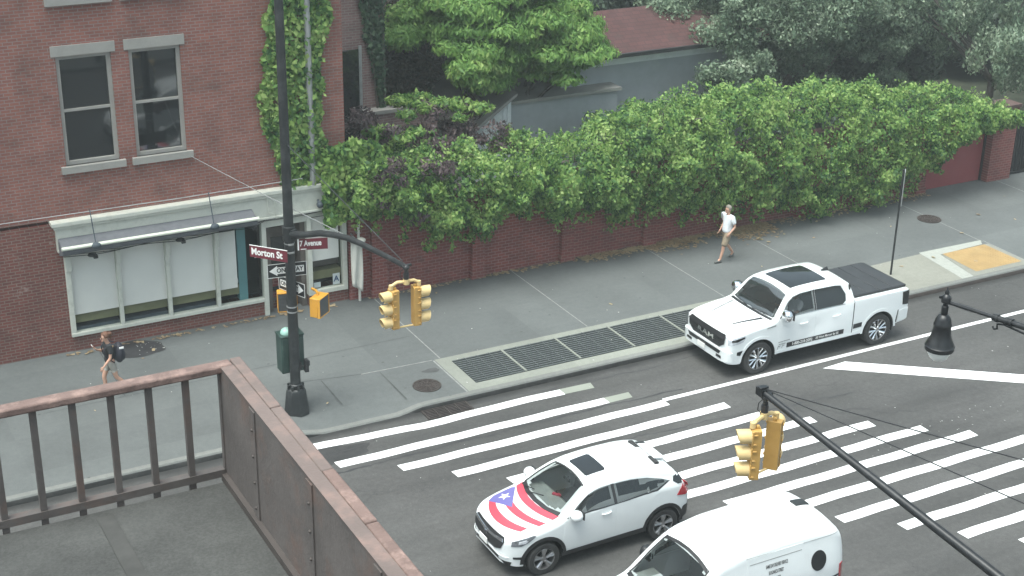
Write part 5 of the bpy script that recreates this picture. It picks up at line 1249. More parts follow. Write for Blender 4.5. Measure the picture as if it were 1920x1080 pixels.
car.text('side_lettering', '30 West Mercer by 25', .085, M['sign_white'], 'y', (3.20, .598), xs=.90, off=.016, bold=.002)
for q, (x0, x1, z) in enumerate(((1.72, 1.85, .70), (1.87, 2.06, .712), (1.74, 1.94, .64))): car.panel('side_mark', [(x0, z), (x1, z+.004), (x1, z+.022), (x0, z+.018)], 'y', M['grey_metal'], off=.010)
for q, (x0, x1, z0, z1) in enumerate(((1.70, 1.80, .52, .62), (1.83, 1.93, .54, .63))):
    car.panel('side_mark', [(x0, z0), (x0+.03, z1), (x1-.02, z1-.03), (x1, z1), (x1-.012, z1-.012), (x1-.03, z1-.05), (x0+.035, z1-.015), (x0+.012, z0)], 'y', M['grey_metal'], off=.010)
# nose
car.panel('grille', [(-.52, .74), (-.70, .86), (-.72, .98), (-.66, 1.02), (.66, 1.02), (.72, .98), (.70, .86), (.52, .74)], 'f', M['black'], off=.03)
car.panel('grille_brow', [(-.74, .985), (-.68, 1.075), (.68, 1.075), (.74, .985)], 'f', M['black'], off=.045)
for z in (.80, .845, .945): car.panel('grille_bar', [(-.60, z), (-.60, z+.012), (.60, z+.012), (.60, z)], 'f', M['dark_metal'], off=.042)
car.text('grille_lettering', 'RAM', .16, M['chrome'], 'f', (0, .90), xs=1.9, off=.055, spacing=1.1, bold=.006)
car.panel('bumper', [(-.88, .46), (-.88, .70), (-.7, .725), (.7, .725), (.88, .70), (.88, .46), (.6, .43), (-.6, .43)], 'f', M['white_paint'], off=.07, skirt=.08)
car.panel('lower_intake', [(-.60, .60), (-.66, .69), (.66, .69), (.60, .60)], 'f', M['black'], off=.08)
for s in (-1, 1): car.panel('tow_hook', [(s*.50, .50), (s*.50, .56), (s*.68, .57), (s*.70, .51)], 'f', M['black'], off=.08)
pl = car.panel('licence_plate', [(-.06, .49), (-.06, .62), (.24, .62), (.24, .49)], 'f', M['sign_white'], off=.095)
car.panel('bumper_skirt', [(-.8, .36), (-.8, .43), (.8, .43), (.8, .36)], 'f', M['black'], off=.02)
# bonnet crease shade put into dark strips, roof glass, bed cover
for s in (-1, 1): car.panel('bonnet_strip', [(0.707, s*.40), (0.707, s*.44), (1.440, s*.63), (1.440, s*.55)], 'z', M['grey_metal'] if s > 0 else M['black'], off=.006)
car.panel('cowl', [(1.53, -.78), (1.475, -.4), (1.46, 0), (1.475, .4), (1.53, .78), (1.60, .79), (1.545, .4), (1.53, 0), (1.545, -.4), (1.60, -.79)], 'z', M['black'], off=.012)
for s in (-1, 1):
    b = MB(); b.tube([(1.50, s*.1, 1.335), (1.545, s*.35+.05, 1.335), (1.60, s*.62+.06, 1.345)], .011, 6); b.build('wiper', M['black'], t)
car.panel('sunroof', [(2.30, -.50), (2.28, -.46), (2.28, .46), (2.30, .50), (3.34, .50), (3.38, .46), (3.38, -.46), (3.34, -.50)], 'z', M['dark_glass'], off=.008)
for s in (-1, 1): car.panel('roof_groove', [(2.2, s*.615), (2.2, s*.625), (3.84, s*.625), (3.84, s*.615)], 'z', M['dark_metal'], off=.004)
b = MB(); b.add([(3.60, -.035, 1.875), (3.82, -.04, 1.865), (3.82, .04, 1.865), (3.60, .035, 1.875), (3.80, 0, 1.955), (3.74, 0, 1.945)], [(0, 1, 4, 5), (3, 5, 4, 2), (0, 5, 3), (1, 2, 4), (0, 3, 2, 1)]); b.build('antenna_fin', M['black'], t)
cov = MB()
for q in range(4):
    x0 = 4.05+q*.405; cov.bx(x0+.006, x0+.399, -.80, .80, 1.385, 1.435)
M['bed_cover'] = mat('bed_cover', (.028, .03, .034), .55, var=.2)
cb = cov.build('bed_cover', M['bed_cover'], t, 30, bevel=.014)
b = MB(); b.bx(4.05, 5.67, -.83, -.803, 1.385, 1.425); b.bx(4.05, 5.67, .803, .83, 1.385, 1.425); b.bx(5.65, 5.70, -.80, .80, 1.385, 1.43); b.build('bed_rail', M['black'], t, 0, bevel=.006)
mirror(car, 1.86, 1.40, .90, M['chrome'], sx=.13, sy=.27, sz=.25)
for w in car.wheels:
    for s in (-1, 1): wheel(t, w, s*.80, .41, .41, .26, 'truck', .275)
b = MB(); seat(b, 2.45, -.42, .78); seat(b, 2.45, .42, .78); seat(b, 3.35, -.42, .78); seat(b, 3.35, .42, .78); b.bx(1.70, 1.98, -.78, .78, 1.0, 1.27); b.bx(1.7, 3.85, -.86, .86, .6, .70); b.bx(2.5, 3.1, -.12, .12, .7, 1.0); b.bx(3.86, 3.9, -.8, .8, .7, 1.75); b.build('cabin', M['interior'], t, 0)
b = MB(); b.bx(2.2, 3.85, -.6, .6, 1.79, 1.80); b.build('headlining', M['interior_grey'], t, 0)
b = MB(); n = 20; R_ = Matrix.Rotation(.5, 3, 'Y')
b.tube([R_ @ Vector((0, .18*math.cos(2*PI*k/n), .18*math.sin(2*PI*k/n)))+Vector((2.14, -.42, 1.24)) for k in range(n+1)], .014, 6, False); b.build('steering_wheel', M['black'], t)

# ------------------------------------------------------------------ white crossover with a painted bonnet
HX, HY = 11.0, 21.02
M['lens_dark'] = mat('lens_dark', (.16, .17, .19), .1, .3, coat=1, var=.4, scale=14)
t = thing('crossover_car', 'white crossover car with a striped star flag painted over its bonnet', 'car', (HX, HY, 0))
car = Car(t, ([0, .05, .14, .3, .8, 1.12, 1.25, 1.5, 1.86, 2.1, 2.6, 3.1, 3.5, 3.72, 3.85, 3.98, 4.08, 4.14, 4.16], [.70, .80, .875, .93, 1.02, 1.075, 1.12, 1.27, 1.485, 1.55, 1.585, 1.57, 1.515, 1.45, 1.36, 1.16, 1.0, .84, .74]),
          ([0, .06, .18, .4, .75, 1.2, 3.3, 3.75, 4.0, 4.12, 4.16], [.48, .60, .71, .795, .835, .845, .85, .835, .79, .72, .66]), ([0, .3, .6, 1.2, 2.9, 3.7, 4.16], [.30, .26, .26, .27, .29, .33, .42]),
          ([0, .6, 1.3, 3.4, 4.16], [.86, .97, 1.04, 1.13, 1.08]), .56, ([0, .2, .6, 1.2, 1.6, 3.4, 4.16], [.07, .10, .12, .10, .10, .12, .10]), .05, (.87, 3.50), .33, .405, 4.16, [.02, .04], .07, .13)
f_w = [(1.36, 1.085), (1.62, 1.25), (1.86, 1.37), (2.12, 1.425), (2.36, 1.435), (2.36, 1.115)]
r_w = [(2.42, 1.12), (2.42, 1.435), (2.8, 1.43), (3.15, 1.39), (3.45, 1.315), (3.60, 1.255), (3.30, 1.16)]
wsh = [(1.30, -.66), (1.20, -.35), (1.17, 0), (1.20, .35), (1.30, .66), (1.55, .62), (1.87, .50), (1.90, .25), (1.91, 0), (1.90, -.25), (1.87, -.50), (1.55, -.62)]
car.body(M['white_paint'], [('y', f_w, .4), ('y', r_w, .4), ('z', wsh, 1.05)])
underbody(car, .83, .29)
car.panel('windscreen', wsh, 'z', M['screen_clear'] if 'screen_clear' in M else glass_mat('clear_screen', (.02, .025, .025), .30), off=.006)
car.panel('screen_band', [(1.84, -.515), (1.872, -.5), (1.902, -.25), (1.912, 0), (1.902, .25), (1.872, .5), (1.84, .515), (1.868, .25), (1.878, 0), (1.868, -.25)], 'z', M['black'], off=.009)
for s in (-1, 1):
    car.panel('screen_pillar', [(1.30, s*.66), (1.55, s*.62), (1.87, s*.50), (1.87, s*.535), (1.55, s*.655), (1.28, s*.69)], 'z', M['black'] if s > 0 else M['white_paint'], off=.010)
    car.panel('side_window', f_w, 'y', M['car_glass'], side=s); car.panel('side_window', r_w, 'y', M['dark_glass'] if s > 0 else M['car_glass'], side=s)
    car.panel('window_trim', [(2.36, 1.11), (2.36, 1.44), (2.42, 1.44), (2.42, 1.115)], 'y', M['black'], side=s, off=.007)
    car.panel('window_trim', [(1.34, 1.06), (1.34, 1.08), (2.4, 1.112), (3.30, 1.158), (3.60, 1.25), (3.64, 1.25), (3.32, 1.135)], 'y', M['black'], side=s, off=.006)
    fd = car.panel('door', [(1.30, .42), (1.27, .70), (1.30, 1.03), (2.385, 1.085), (2.385, .40)], 'y', M['white_paint'], side=s, off=.004)
    rd = car.panel('door', [(2.40, .40), (2.40, 1.09), (3.28, 1.135), (3.24, .95), (3.10, .70), (3.06, .45), (2.98, .40)], 'y', M['white_paint'], side=s, off=.004)
    y = s*(car.side(2.18, .98)+.03); b = MB(); b.tube([(2.08, y-s*.02, .965), (2.12, y+s*.004, .97), (2.24, y+s*.004, .975), (2.28, y-s*.02, .98)], .015, 8); b.build('door_handle', M['white_paint'], fd)
    car.panel('rocker', [(1.26, .285), (1.24, .37), (3.06, .40), (3.06, .30)], 'y', M['black'], side=s, off=.014)
    for w in car.wheels:
        arc = [(w+.405*math.cos(a), .33+.405*math.sin(a)) for a in np.linspace(-.05, PI+.05, 17)]; arc2 = [(w+.47*math.cos(a), .33+.475*math.sin(a)) for a in np.linspace(PI+.05, -.05, 17)]
        car.panel('arch_cladding', arc+arc2, 'y', M['black'], side=s, off=.014, grid=.3)
    car.panel('headlight', [(0.249, .70), (0.266, .79), (0.419, .84), (0.657, .885), (0.691, .87), (0.555, .78), (0.411, .71)], 'y', M['lens_dark'], side=s, off=.012, grid=.05)
    car.panel('headlight_lens', [(.36, .755), (.37, .80), (.50, .825), (.54, .80), (.48, .76)], 'y', M['clear_lens'], side=s, off=.017, grid=.05)
    car.panel('fog_light', [(0.283, .43), (0.283, .47), (0.487, .475), (0.521, .45), (0.436, .42)], 'y', M['black'], side=s, off=.012, grid=.05)
    car.panel('tail_light', [(3.78, .92), (3.92, 1.12), (4.04, 1.11), (4.12, .90), (4.0, .86)], 'y', M['red_lens'], side=s, off=.014, grid=.05)
    car.panel('rear_quarter_glass', [(3.70, 1.22), (3.73, 1.30), (3.84, 1.33), (3.93, 1.20), (3.90, 1.14), (3.80, 1.15)], 'y', M['dark_glass'], side=s, off=.012, grid=.05)
    car.panel('rear_bumper', [(3.86, .34), (3.95, .60), (4.0, .62), (4.15, .60), (4.14, .40)], 'y', M['black'], side=s, off=.012)
    car.panel('roof_groove', [(1.95, s*.535), (1.95, s*.543), (3.35, s*.545), (3.35, s*.537)], 'z', M['dark_metal'], off=.004)
car.panel('rear_window', [(-.52, 1.08), (-.46, 1.36), (.46, 1.36), (.52, 1.08)], 'r', M['dark_glass'], off=.01)
b = MB(); b.box((3.66, 0, 1.515), (.24, .70, .03), Matrix.Rotation(.18, 3, 'Y')); b.build('spoiler', M['white_paint'], t, 30, bevel=.01)
b = MB(); b.box((3.63, .30, 1.54), (.20, .06, .012), Matrix.Rotation(.18, 3, 'Y')); b.build('spoiler_slot', M['dark_metal'], t, 0)
car.panel('sunroof', [(2.04, -.32), (2.02, -.28), (2.02, .28), (2.04, .32), (2.42, .33), (2.45, .29), (2.45, -.29), (2.42, -.33)], 'z', M['dark_glass'], off=.008)
car.panel('cowl', [(1.22, -.68), (1.11, -.35), (1.08, 0), (1.11, .35), (1.22, .68), (1.30, .66), (1.195, .35), (1.165, 0), (1.195, -.35), (1.30, -.66)], 'z', M['black'], off=.012)
for a_, c_ in (((1.13, .30), (1.30, -.05)), ((1.16, .58), (1.27, .25))):
    b = MB(); b.tube([Vector((a_[0], a_[1], car.top(a_[0])+.03)), Vector((c_[0]-.03, c_[1], car.top(c_[0]-.03)+.035))], .010, 6); b.build('wiper', M['black'], t)
# painted flag: five bands across the bonnet and a star triangle on the far side
M['flag_red'] = mat('flag_red', (.58, .055, .085), .4, coat=.4, var=.05); M['flag_blue'] = mat('flag_blue', (.125, .115, .31), .4, coat=.4, var=.06); M['flag_white'] = mat('flag_white', (.80, .80, .81), .35, coat=.4, var=.02)
def bx_at(y, f):                                   # bonnet station: f = 0 front edge, 1 rear edge, following the curve of both edges
    fr_ = .27+.28*(abs(y)/.72)**2.2; re_ = 1.07+.16*(abs(y)/.68)**2; return fr_+(re_-fr_)*f
def band(f0, f1, y0, y1): 
    ysn = np.linspace(y0, y1, 12); return [(bx_at(y, f0), y) for y in ysn] + [(bx_at(y, f1), y) for y in ysn[::-1]]
fl = None
for q in range(5):
    o = car.panel('bonnet_strip', band(q/5, (q+1)/5, -.70 if q > 1 else -.62, .70 if q > 1 else .62), 'z', M['flag_red'] if q % 2 == 0 else M['flag_white'], off=.006, grid=.06, skirt=0)
tri = [(bx_at(.70, 0.02)-.06, .69), (bx_at(.70, .90), .70), (bx_at(.6, .72), .55), (bx_at(.10, .50), .10), (bx_at(.5, .20), .48)]
tri = [(.44, .60), (.60, .69), (1.0, .705), (1.06, .66), (bx_at(.08, .50), .08)]
fl = car.panel('flag_triangle', tri, 'z', M['flag_blue'], off=.010, grid=.06, skirt=0)
st = []
for q in range(10):
    a = PI*q/5+.3; r = .125 if q % 2 == 0 else .05; st.append((.74+r*math.cos(a), .50+r*math.sin(a)))
car.panel('star', st, 'z', M['flag_white'], parent=fl, off=.014, grid=.2, skirt=0)
# nose
car.panel('grille', [(-.50, .60), (-.56, .74), (-.50, .80), (.50, .80), (.56, .74), (.50, .60), (.30, .50), (-.30, .50)], 'f', M['black'], off=.02)
car.panel('grille_bar', [(-.54, .735), (-.50, .775), (-.1, .745), (.1, .745), (.50, .775), (.54, .735), (.1, .70), (-.1, .70)], 'f', M['chrome'], off=.035)
bd = MB(); hx = car.hit('f', 0, .72).x-.06
for y0 in (-.052, .035): bd.bx(hx, hx+.015, y0, y0+.017, .665, .775)
bd.bx(hx, hx+.015, -.04, .04, .712, .730); bd.build('badge', M['chrome'], t, 0)
car.panel('bumper_lip', [(-.66, .29), (-.68, .36), (.68, .36), (.66, .29)], 'f', M['black'], off=.02)
car.panel('lower_intake', [(-.42, .37), (-.45, .43), (.45, .43), (.42, .37)], 'f', M['black'], off=.014)
car.panel('bumper_blade', [(-.62, .435), (-.66, .465), (.66, .465), (.62, .435)], 'f', M['white_paint'], off=.03)
car.panel('licence_plate', [(-.06, .45), (-.06, .57), (.24, .57), (.24, .45)], 'f', M['sign_white'], off=.06)
mirror(car, 1.50, 1.115, .80, M['white_paint'], sx=.12, sy=.2, sz=.17)
for w in car.wheels:
    for s in (-1, 1): wheel(t, w, s*.735, .33, .33, .205, 'car', .215)
b = MB(); seat(b, 1.95, -.35, .60); seat(b, 1.95, .35, .60); seat(b, 2.9, -.35, .62); seat(b, 2.9, .35, .62); b.bx(1.3, 3.6, -.72, .72, .36, .44); b.bx(1.9, 2.5, -.1, .1, .44, .75); b.build('cabin', M['interior'], t, 0)
car_dash = MB(); car_dash.prism([(1.20, .95), (1.24, 1.04), (1.62, 1.03), (1.72, .95), (1.72, .75), (1.2, .75)], -.64, .64); car_dash.build('dashboard', M['interior_grey'], t, 30)
M['pink_red'] = mat('red_ornament', (.35, .03, .06), .6)
b = MB(); b.box((1.60, .05, 1.05), (.06, .14, .03), Matrix.Rotation(.6, 3, 'Z')); b.box((1.64, -.02, 1.06), (.03, .09, .04)); b.build('dashboard_ornament', M['pink_red'], t, 0)
b = MB(); b.tube([(1.83, .0, 1.40), (1.80, .0, 1.33)], .012, 6); b.box((1.80, 0, 1.36), (.03, .2, .06)); b.build('rear_view_mirror', M['black'], t)
b = MB(); n = 20; R_ = Matrix.Rotation(.5, 3, 'Y')
b.tube([R_ @ Vector((0, .18*math.cos(2*PI*k/n), .18*math.sin(2*PI*k/n)))+Vector((1.80, -.35, .98)) for k in range(n+1)], .014, 6, False); b.build('steering_wheel', M['black'], t)

# ------------------------------------------------------------------ white delivery van
VX, VY = 11.35, 17.42
t = thing('delivery_van', 'white delivery van with a round black side window and a lettered side door', 'van', (VX, VY, 0))
car = Car(t, ([0, .05, .15, .5, .95, 1.1, 1.4, 1.72, 2.0, 2.5, 3.4, 4.1, 4.3, 4.42, 4.48, 4.5], [.74, .86, .96, 1.06, 1.14, 1.22, 1.50, 1.78, 1.93, 2.02, 2.035, 2.0, 1.955, 1.86, 1.72, 1.56]),
          ([0, .06, .2, .5, 1.0, 3.6, 4.2, 4.42, 4.5], [.55, .68, .78, .84, .86, .86, .85, .81, .76]), ([0, .3, .6, 1.2, 3.2, 4.5], [.28, .25, .25, .27, .30, .36]),
          ([0, .9, 1.6, 4.5], [.95, 1.12, 1.20, 1.20]), .16, ([0, .3, 1.0, 1.7, 2.2, 4.2, 4.5], [.08, .12, .10, .12, .20, .20, .15]), .05, (.85, 3.55), .32, .39, 4.5, [.02, .04, 4.46, 4.49], .04)
wsh = [(1.05, -.70), (.99, -.4), (.97, 0), (.99, .4), (1.05, .70), (1.40, .66), (1.70, .60), (1.73, .3), (1.74, 0), (1.73, -.3), (1.70, -.60), (1.40, -.66)]
cab_w = [(1.42, 1.20), (1.62, 1.38), (1.86, 1.50), (2.26, 1.52), (2.26, 1.20)]
car.body(M['cream_body'], [('z', wsh, 1.12), ('y', cab_w, .4)])
underbody(car, .84, .30)
car.panel('windscreen', wsh, 'z', glass_mat('van_screen', (.02, .025, .025), .30), off=.006)
car.panel('screen_band', [(1.66, -.61), (1.715, -.59), (1.745, -.3), (1.755, 0), (1.745, .3), (1.715, .59), (1.66, .61), (1.70, .3), (1.712, 0), (1.70, -.3)], 'z', M['black'], off=.010)
for s in (-1, 1):
    car.panel('screen_pillar', [(1.05, s*.70), (1.40, s*.66), (1.72, s*.60), (1.72, s*.63), (1.40, s*.695), (1.03, s*.735)], 'z', M['black'], off=.008)
    car.panel('side_window', cab_w, 'y', M['dark_glass'], side=s)
    car.panel('door', [(1.30, .42), (1.26, .8), (1.38, 1.18), (2.37, 1.18), (2.37, .42)], 'y', M['cream_body'], side=s, off=.004)
    sd_ = car.panel('sliding_door', [(2.40, .42), (2.40, 1.82), (3.58, 1.825), (3.58, .80), (3.2, .50), (3.1, .42)], 'y', M['cream_body'], side=s, off=.006)
    car.panel('door_rib', [(2.44, 1.70), (2.44, 1.712), (3.54, 1.712), (3.54, 1.70)], 'y', M['grey_metal'], side=s, off=.009, parent=sd_)
    car.panel('round_window', [(4.0-.10+.165*math.cos(2*PI*k/28), 1.41+.185*math.sin(2*PI*k/28)) for k in range(28)], 'y', M['dark_glass'], side=s, off=.010)
    car.panel('rub_strip', [(3.72, .98), (3.72, 1.01), (4.38, 1.01), (4.38, .98)], 'y', M['black'], side=s, off=.014)
    car.panel('rail_crease', [(2.38, 1.825), (2.38, 1.832), (4.36, 1.80), (4.36, 1.793)], 'y', M['grey_metal'], side=s, off=.004)
    car.panel('tail_light', [(4.40, .75), (4.38, 1.2), (4.48, 1.2), (4.49, .75)], 'y', M['red_lens'], side=s, off=.012)
    car.panel('headlight', [(.10, .66), (.14, .80), (.55, .92), (.60, .86), (.4, .70)], 'y', M['clear_lens'], side=s, off=.012, grid=.05)
    for w in car.wheels:
        arc = [(w+.39*math.cos(a), .32+.39*math.sin(a)) for a in np.linspace(0, PI, 17)]; arc2 = [(w+.43*math.cos(a), .32+.43*math.sin(a)) for a in np.linspace(PI, 0, 17)]
        car.panel('arch_lip', arc+arc2, 'y', M['cream_body'], side=s, off=.012, grid=.3)
car.text('door_lettering', 'SAME DAY DELIVERY SERVICE', .088, M['sign_black'], 'y', (3.0, 1.59), xs=.40, off=.014, bold=.002)
car.text('door_lettering', '50 KONECK STREET', .088, M['sign_black'], 'y', (2.98, 1.47), xs=.40, off=.014, bold=.002)
car.text('door_lettering', 'N.Y. CITY', .088, M['sign_black'], 'y', (3.0, 1.35), xs=.40, off=.014, bold=.002)
car.panel('roof_vent', [(4.0, .02), (4.0, .20), (4.28, .20), (4.28, .02)], 'z', M['dark_metal'], off=.03, skirt=.03)
car.panel('cowl', [(.98, -.72), (.91, -.4), (.89, 0), (.91, .4), (.98, .72), (1.05, .70), (.985, .4), (.965, 0), (.985, -.4), (1.05, -.70)], 'z', M['black'], off=.012)
car.panel('grille', [(-.4, .56), (-.45, .70), (.45, .70), (.4, .56)], 'f', M['black'], off=.02)
car.panel('bumper', [(-.74, .30), (-.76, .50), (.76, .50), (.74, .30)], 'f', M['black'], off=.03)
car.panel('rear_window', [(-.55, 1.15), (-.5, 1.6), (.5, 1.6), (.55, 1.15)], 'r', M['dark_glass'], off=.01)
b = MB(); b.cyl((4.50, .0, .95), (4.56, 0, .95), .03); b.bx(4.49, 4.54, -.1, .1, .98, 1.02); b.build('rear_handle', M['chrome'], t)
mirror(car, 1.50, 1.25, .84, M['black'], sx=.10, sy=.2, sz=.24)
for w in car.wheels:
    for s in (-1, 1): wheel(t, w, s*.74, .32, .32, .195, 'car', .20)
b = MB(); b.prism([(1.0, 1.0), (1.05, 1.10), (1.5, 1.10), (1.6, 1.0), (1.6, .7), (1.0, .7)], -.68, .68); b.build('dashboard', M['interior_grey'], t, 30)
b = MB(); seat(b, 1.85, -.38, .72); seat(b, 1.85, .38, .72); b.bx(1.1, 2.6, -.75, .75, .4, .48); b.bx(2.6, 2.63, -.7, .7, .4, 1.7); b.build('cabin', M['interior'], t, 0)
b = MB(); b.bx(1.25, 1.5, .22, .46, 1.105, 1.112); b.bx(1.2, 1.45, -.2, .1, 1.105, 1.11); b.build('papers', M['paper'], t, 0)
# ================================================================== people
def skin_mesh(pts, edges, sub=2, root=0):
    names = list(pts); me = bpy.data.meshes.new('skin')
    me.from_pydata([pts[k][0] for k in names], [(names.index(a), names.index(b_)) for a, b_ in edges], [])
    o = bpy.data.objects.new('skin', me); C.objects.link(o)
    o.modifiers.new('skin', 'SKIN').use_smooth_shade = True
    s = o.modifiers.new('sub', 'SUBSURF'); s.levels = sub; s.render_levels = sub
    lay = me.skin_vertices[0].data
    for i, k in enumerate(names):
        r = pts[k][1]; lay[i].radius = r if isinstance(r, tuple) else (r, r); lay[i].use_root = (i == root)
    ev = bpy.data.meshes.new_from_object(o.evaluated_get(bpy.context.evaluated_depsgraph_get()))
    bpy.data.objects.remove(o); bpy.data.meshes.remove(me)
    return [tuple(v.co) for v in ev.vertices], [tuple(p.vertices) for p in ev.polygons]
def V3(p): return Vector(p)
def chain(d, e, start, items):
    prev = start
    for k, p, r in items: d[k] = (tuple(p), r); e.append((prev, k)); prev = k
def hand(d, e, tag_, wrist, direction, thumb, curl, start):
    w_ = Vector(wrist); f = Vector(direction).normalized(); th = Vector(thumb).normalized(); n = f.cross(th).normalized()
    d[tag_+'palm'] = (tuple(w_+f*.045), .026); e.append((start, tag_+'palm'))
    d[tag_+'knuck'] = (tuple(w_+f*.085), .024); e.append((tag_+'palm', tag_+'knuck'))
    for i, (o, L) in enumerate(((.028, .072), (.010, .08), (-.010, .075), (-.027, .058))):
        a = w_+f*.095+th*o; m_ = a+f*L*.5+n*curl*.012; z = a+f*L*.85+n*curl*.04
        d[f'{tag_}f{i}a'] = (tuple(a), .0095); d[f'{tag_}f{i}b'] = (tuple(m_), .0085); d[f'{tag_}f{i}c'] = (tuple(z), .007)
        e += [(tag_+'knuck', f'{tag_}f{i}a'), (f'{tag_}f{i}a', f'{tag_}f{i}b'), (f'{tag_}f{i}b', f'{tag_}f{i}c')]
    d[tag_+'t1'] = (tuple(w_+f*.05+th*.04), .011); d[tag_+'t2'] = (tuple(w_+f*.085+th*.055+n*curl*.015), .009)
    e += [(tag_+'palm', tag_+'t1'), (tag_+'t1', tag_+'t2')]
def lower(d, e, J, rt=.085, rk=.055, rc=.052, ra=.036):
    for s in 'nf':
        hip, knee, ank, toe = (Vector(J[k+s]) for k in ('hip', 'knee', 'ankle', 'toe'))
        calf = knee.lerp(ank, .35)+Vector((.018, 0, 0))
        chain(d, e, 'pelvis', [('hip'+s, hip, rt), ('thigh'+s, hip.lerp(knee, .5), rt*.85), ('knee'+s, knee, rk), ('calf'+s, calf, rc), ('ankle'+s, ank, ra), ('foot'+s, ank.lerp(toe, .55)-Vector((0, 0, .03)), .034), ('toe'+s, toe, .026)])
def person(label, loc, rotz, J, cl, build=1.0):
    t = thing('person', label, 'person', loc, rotz)
    d, e = {}, []
    d['pelvis'] = (J['pelvis'], .112*build)
    chain(d, e, 'pelvis', [('waist', J['waist'], .092*build), ('chest', Vector(J['chest'])-Vector((0, 0, .03)), .095*build), ('neckb', J['neckb'], .056), ('neck', J['neck'], .052), ('jaw', J['jaw'], .068), ('skull', J['skull'], .090), ('crown', J['crown'], .062)])
    for s in 'nf':
        sh, el, wr = (Vector(J[k+s]) for k in ('sh', 'el', 'wr'))
        chain(d, e, 'chest', [('sh'+s, sh-Vector((0, 0, .01)), .044*build), ('uarm'+s, sh.lerp(el, .5), .043*build), ('el'+s, el, .038), ('farm'+s, el.lerp(wr, .4), .036), ('wr'+s, wr, .024)])
        hand(d, e, 'h'+s, wr, J['hd'+s], J['th'+s], 1.0, 'wr'+s)
    lower(d, e, J)
    vs, fs = skin_mesh(d, e); b = MB(); b.add(vs, fs)
    # face: nose, eyes, ears
    sk = Vector(J['skull']); F_ = Vector(J['face']).normalized(); S_ = F_.cross(Vector((0, 0, 1))).normalized(); U_ = S_.cross(F_)
    b.sphere(sk+F_*.097-U_*.035, (.018, .014, .024), 8, 6); b.sphere(sk+F_*.075-U_*.10, (.03, .03, .025), 8, 6)
    for s in (-1, 1):
        b.sphere(sk+F_*.082+S_*s*.033-U_*.012, .011, 8, 6, mat=1); b.sphere(sk+S_*s*.088-U_*.03-F_*.01, (.012, .012, .028), 8, 6)
    b.sphere(sk+F_*.088-U_*.075, (.012, .022, .006), 8, 6, mat=2)
    b.build('body', [M['skin'], M['black'], M['lip']], t, 180, norm=False)
    return t, sk, F_, S_, U_
def garment(name, pts, edges, m, t, sub=2):
    vs, fs = skin_mesh(pts, edges, sub); return MB().add(vs, fs).build(name, m, t, 180, norm=False)
M['lip'] = mat('lip', (.35, .13, .11), .5)
M['shirt_white'] = mat('white_shirt', (.66, .69, .72), .85, var=.08, scale=12)
M['khaki'] = mat('khaki', (.235, .19, .135), .9, var=.15, scale=12)
M['shoe_grey'] = mat('grey_shoe', (.12, .125, .12), .8, var=.2)
M['hair_grey'] = mat('grey_hair', (.20, .18, .15), .8, var=.2, scale=30)
M['hair_brown'] = mat('brown_hair', (.12, .055, .032), .7, var=.3, scale=30)
M['tee_black'] = mat('black_tee', (.018, .02, .023), .9, var=.3, scale=10)
M['beige'] = mat('beige_shorts', (.26, .25, .225), .9, var=.1, scale=12)
M['pack'] = mat('navy_pack', (.02, .021, .032), .7, var=.3)
M['shoe_white'] = mat('white_shoe', (.6, .6, .6), .7)
def shoes(t, J, m, h=.045):
    for s in 'nf':
        an, toe = Vector(J['ankle'+s]), Vector(J['toe'+s]); d_ = (toe-an); d_.z = 0; d_.normalize(); heel = an-d_*.07; heel.z = max(an.z-.05, toe.z) if an.z > .14 else toe.z
        garment('shoe', {'h': (tuple(heel), h), 'm': (tuple(heel.lerp(toe, .5)+Vector((0, 0, .008))), h*.95), 't': (tuple(toe+d_*.03), h*.72), 'a': (tuple(an-Vector((0, 0, .02))), h*.9)}, [('h', 'm'), ('m', 't'), ('h', 'a')], m, t)
def torso(J, arm=.62, waist_drop=.10, k=1.12, build=1.0):
    d, e = {}, []; pv = Vector(J['pelvis'])
    d['a'] = (tuple(pv-Vector((0, 0, waist_drop-.03))), .142*build*k); d['a2'] = (tuple(pv+Vector((0, 0, .08))), .136*build*k); e.append(('a', 'a2'))
    chain(d, e, 'a2', [('b', J['waist'], .122*build*k), ('c', J['chest'], .140*build*k), ('d', Vector(J['neckb'])-Vector((0, 0, .015)), .082)])
    for s in 'nf':
        sh, el = Vector(J['sh'+s]), Vector(J['el'+s])
        chain(d, e, 'c', [('s'+s, sh+Vector((0, 0, .008)), .088*build), ('u'+s, sh.lerp(el, .45), .074*build), ('e'+s, sh.lerp(el, arm+.1), .066*build)])
    return d, e
def shorts(J, ln=.85, k=1.0):
    d, e = {'p': (tuple(Vector(J['pelvis'])+Vector((0, 0, .06))), .132*k), 'q': (tuple(Vector(J['pelvis'])-Vector((0, 0, .03))), .138*k)}, [('p', 'q')]
    for s in 'nf':
        h, kn = Vector(J['hip'+s]), Vector(J['knee'+s]); chain(d, e, 'q', [('h'+s, h, .105*k), ('m'+s, h.lerp(kn, .5), .10*k), ('k'+s, h.lerp(kn, ln), .090*k)])
    return d, e
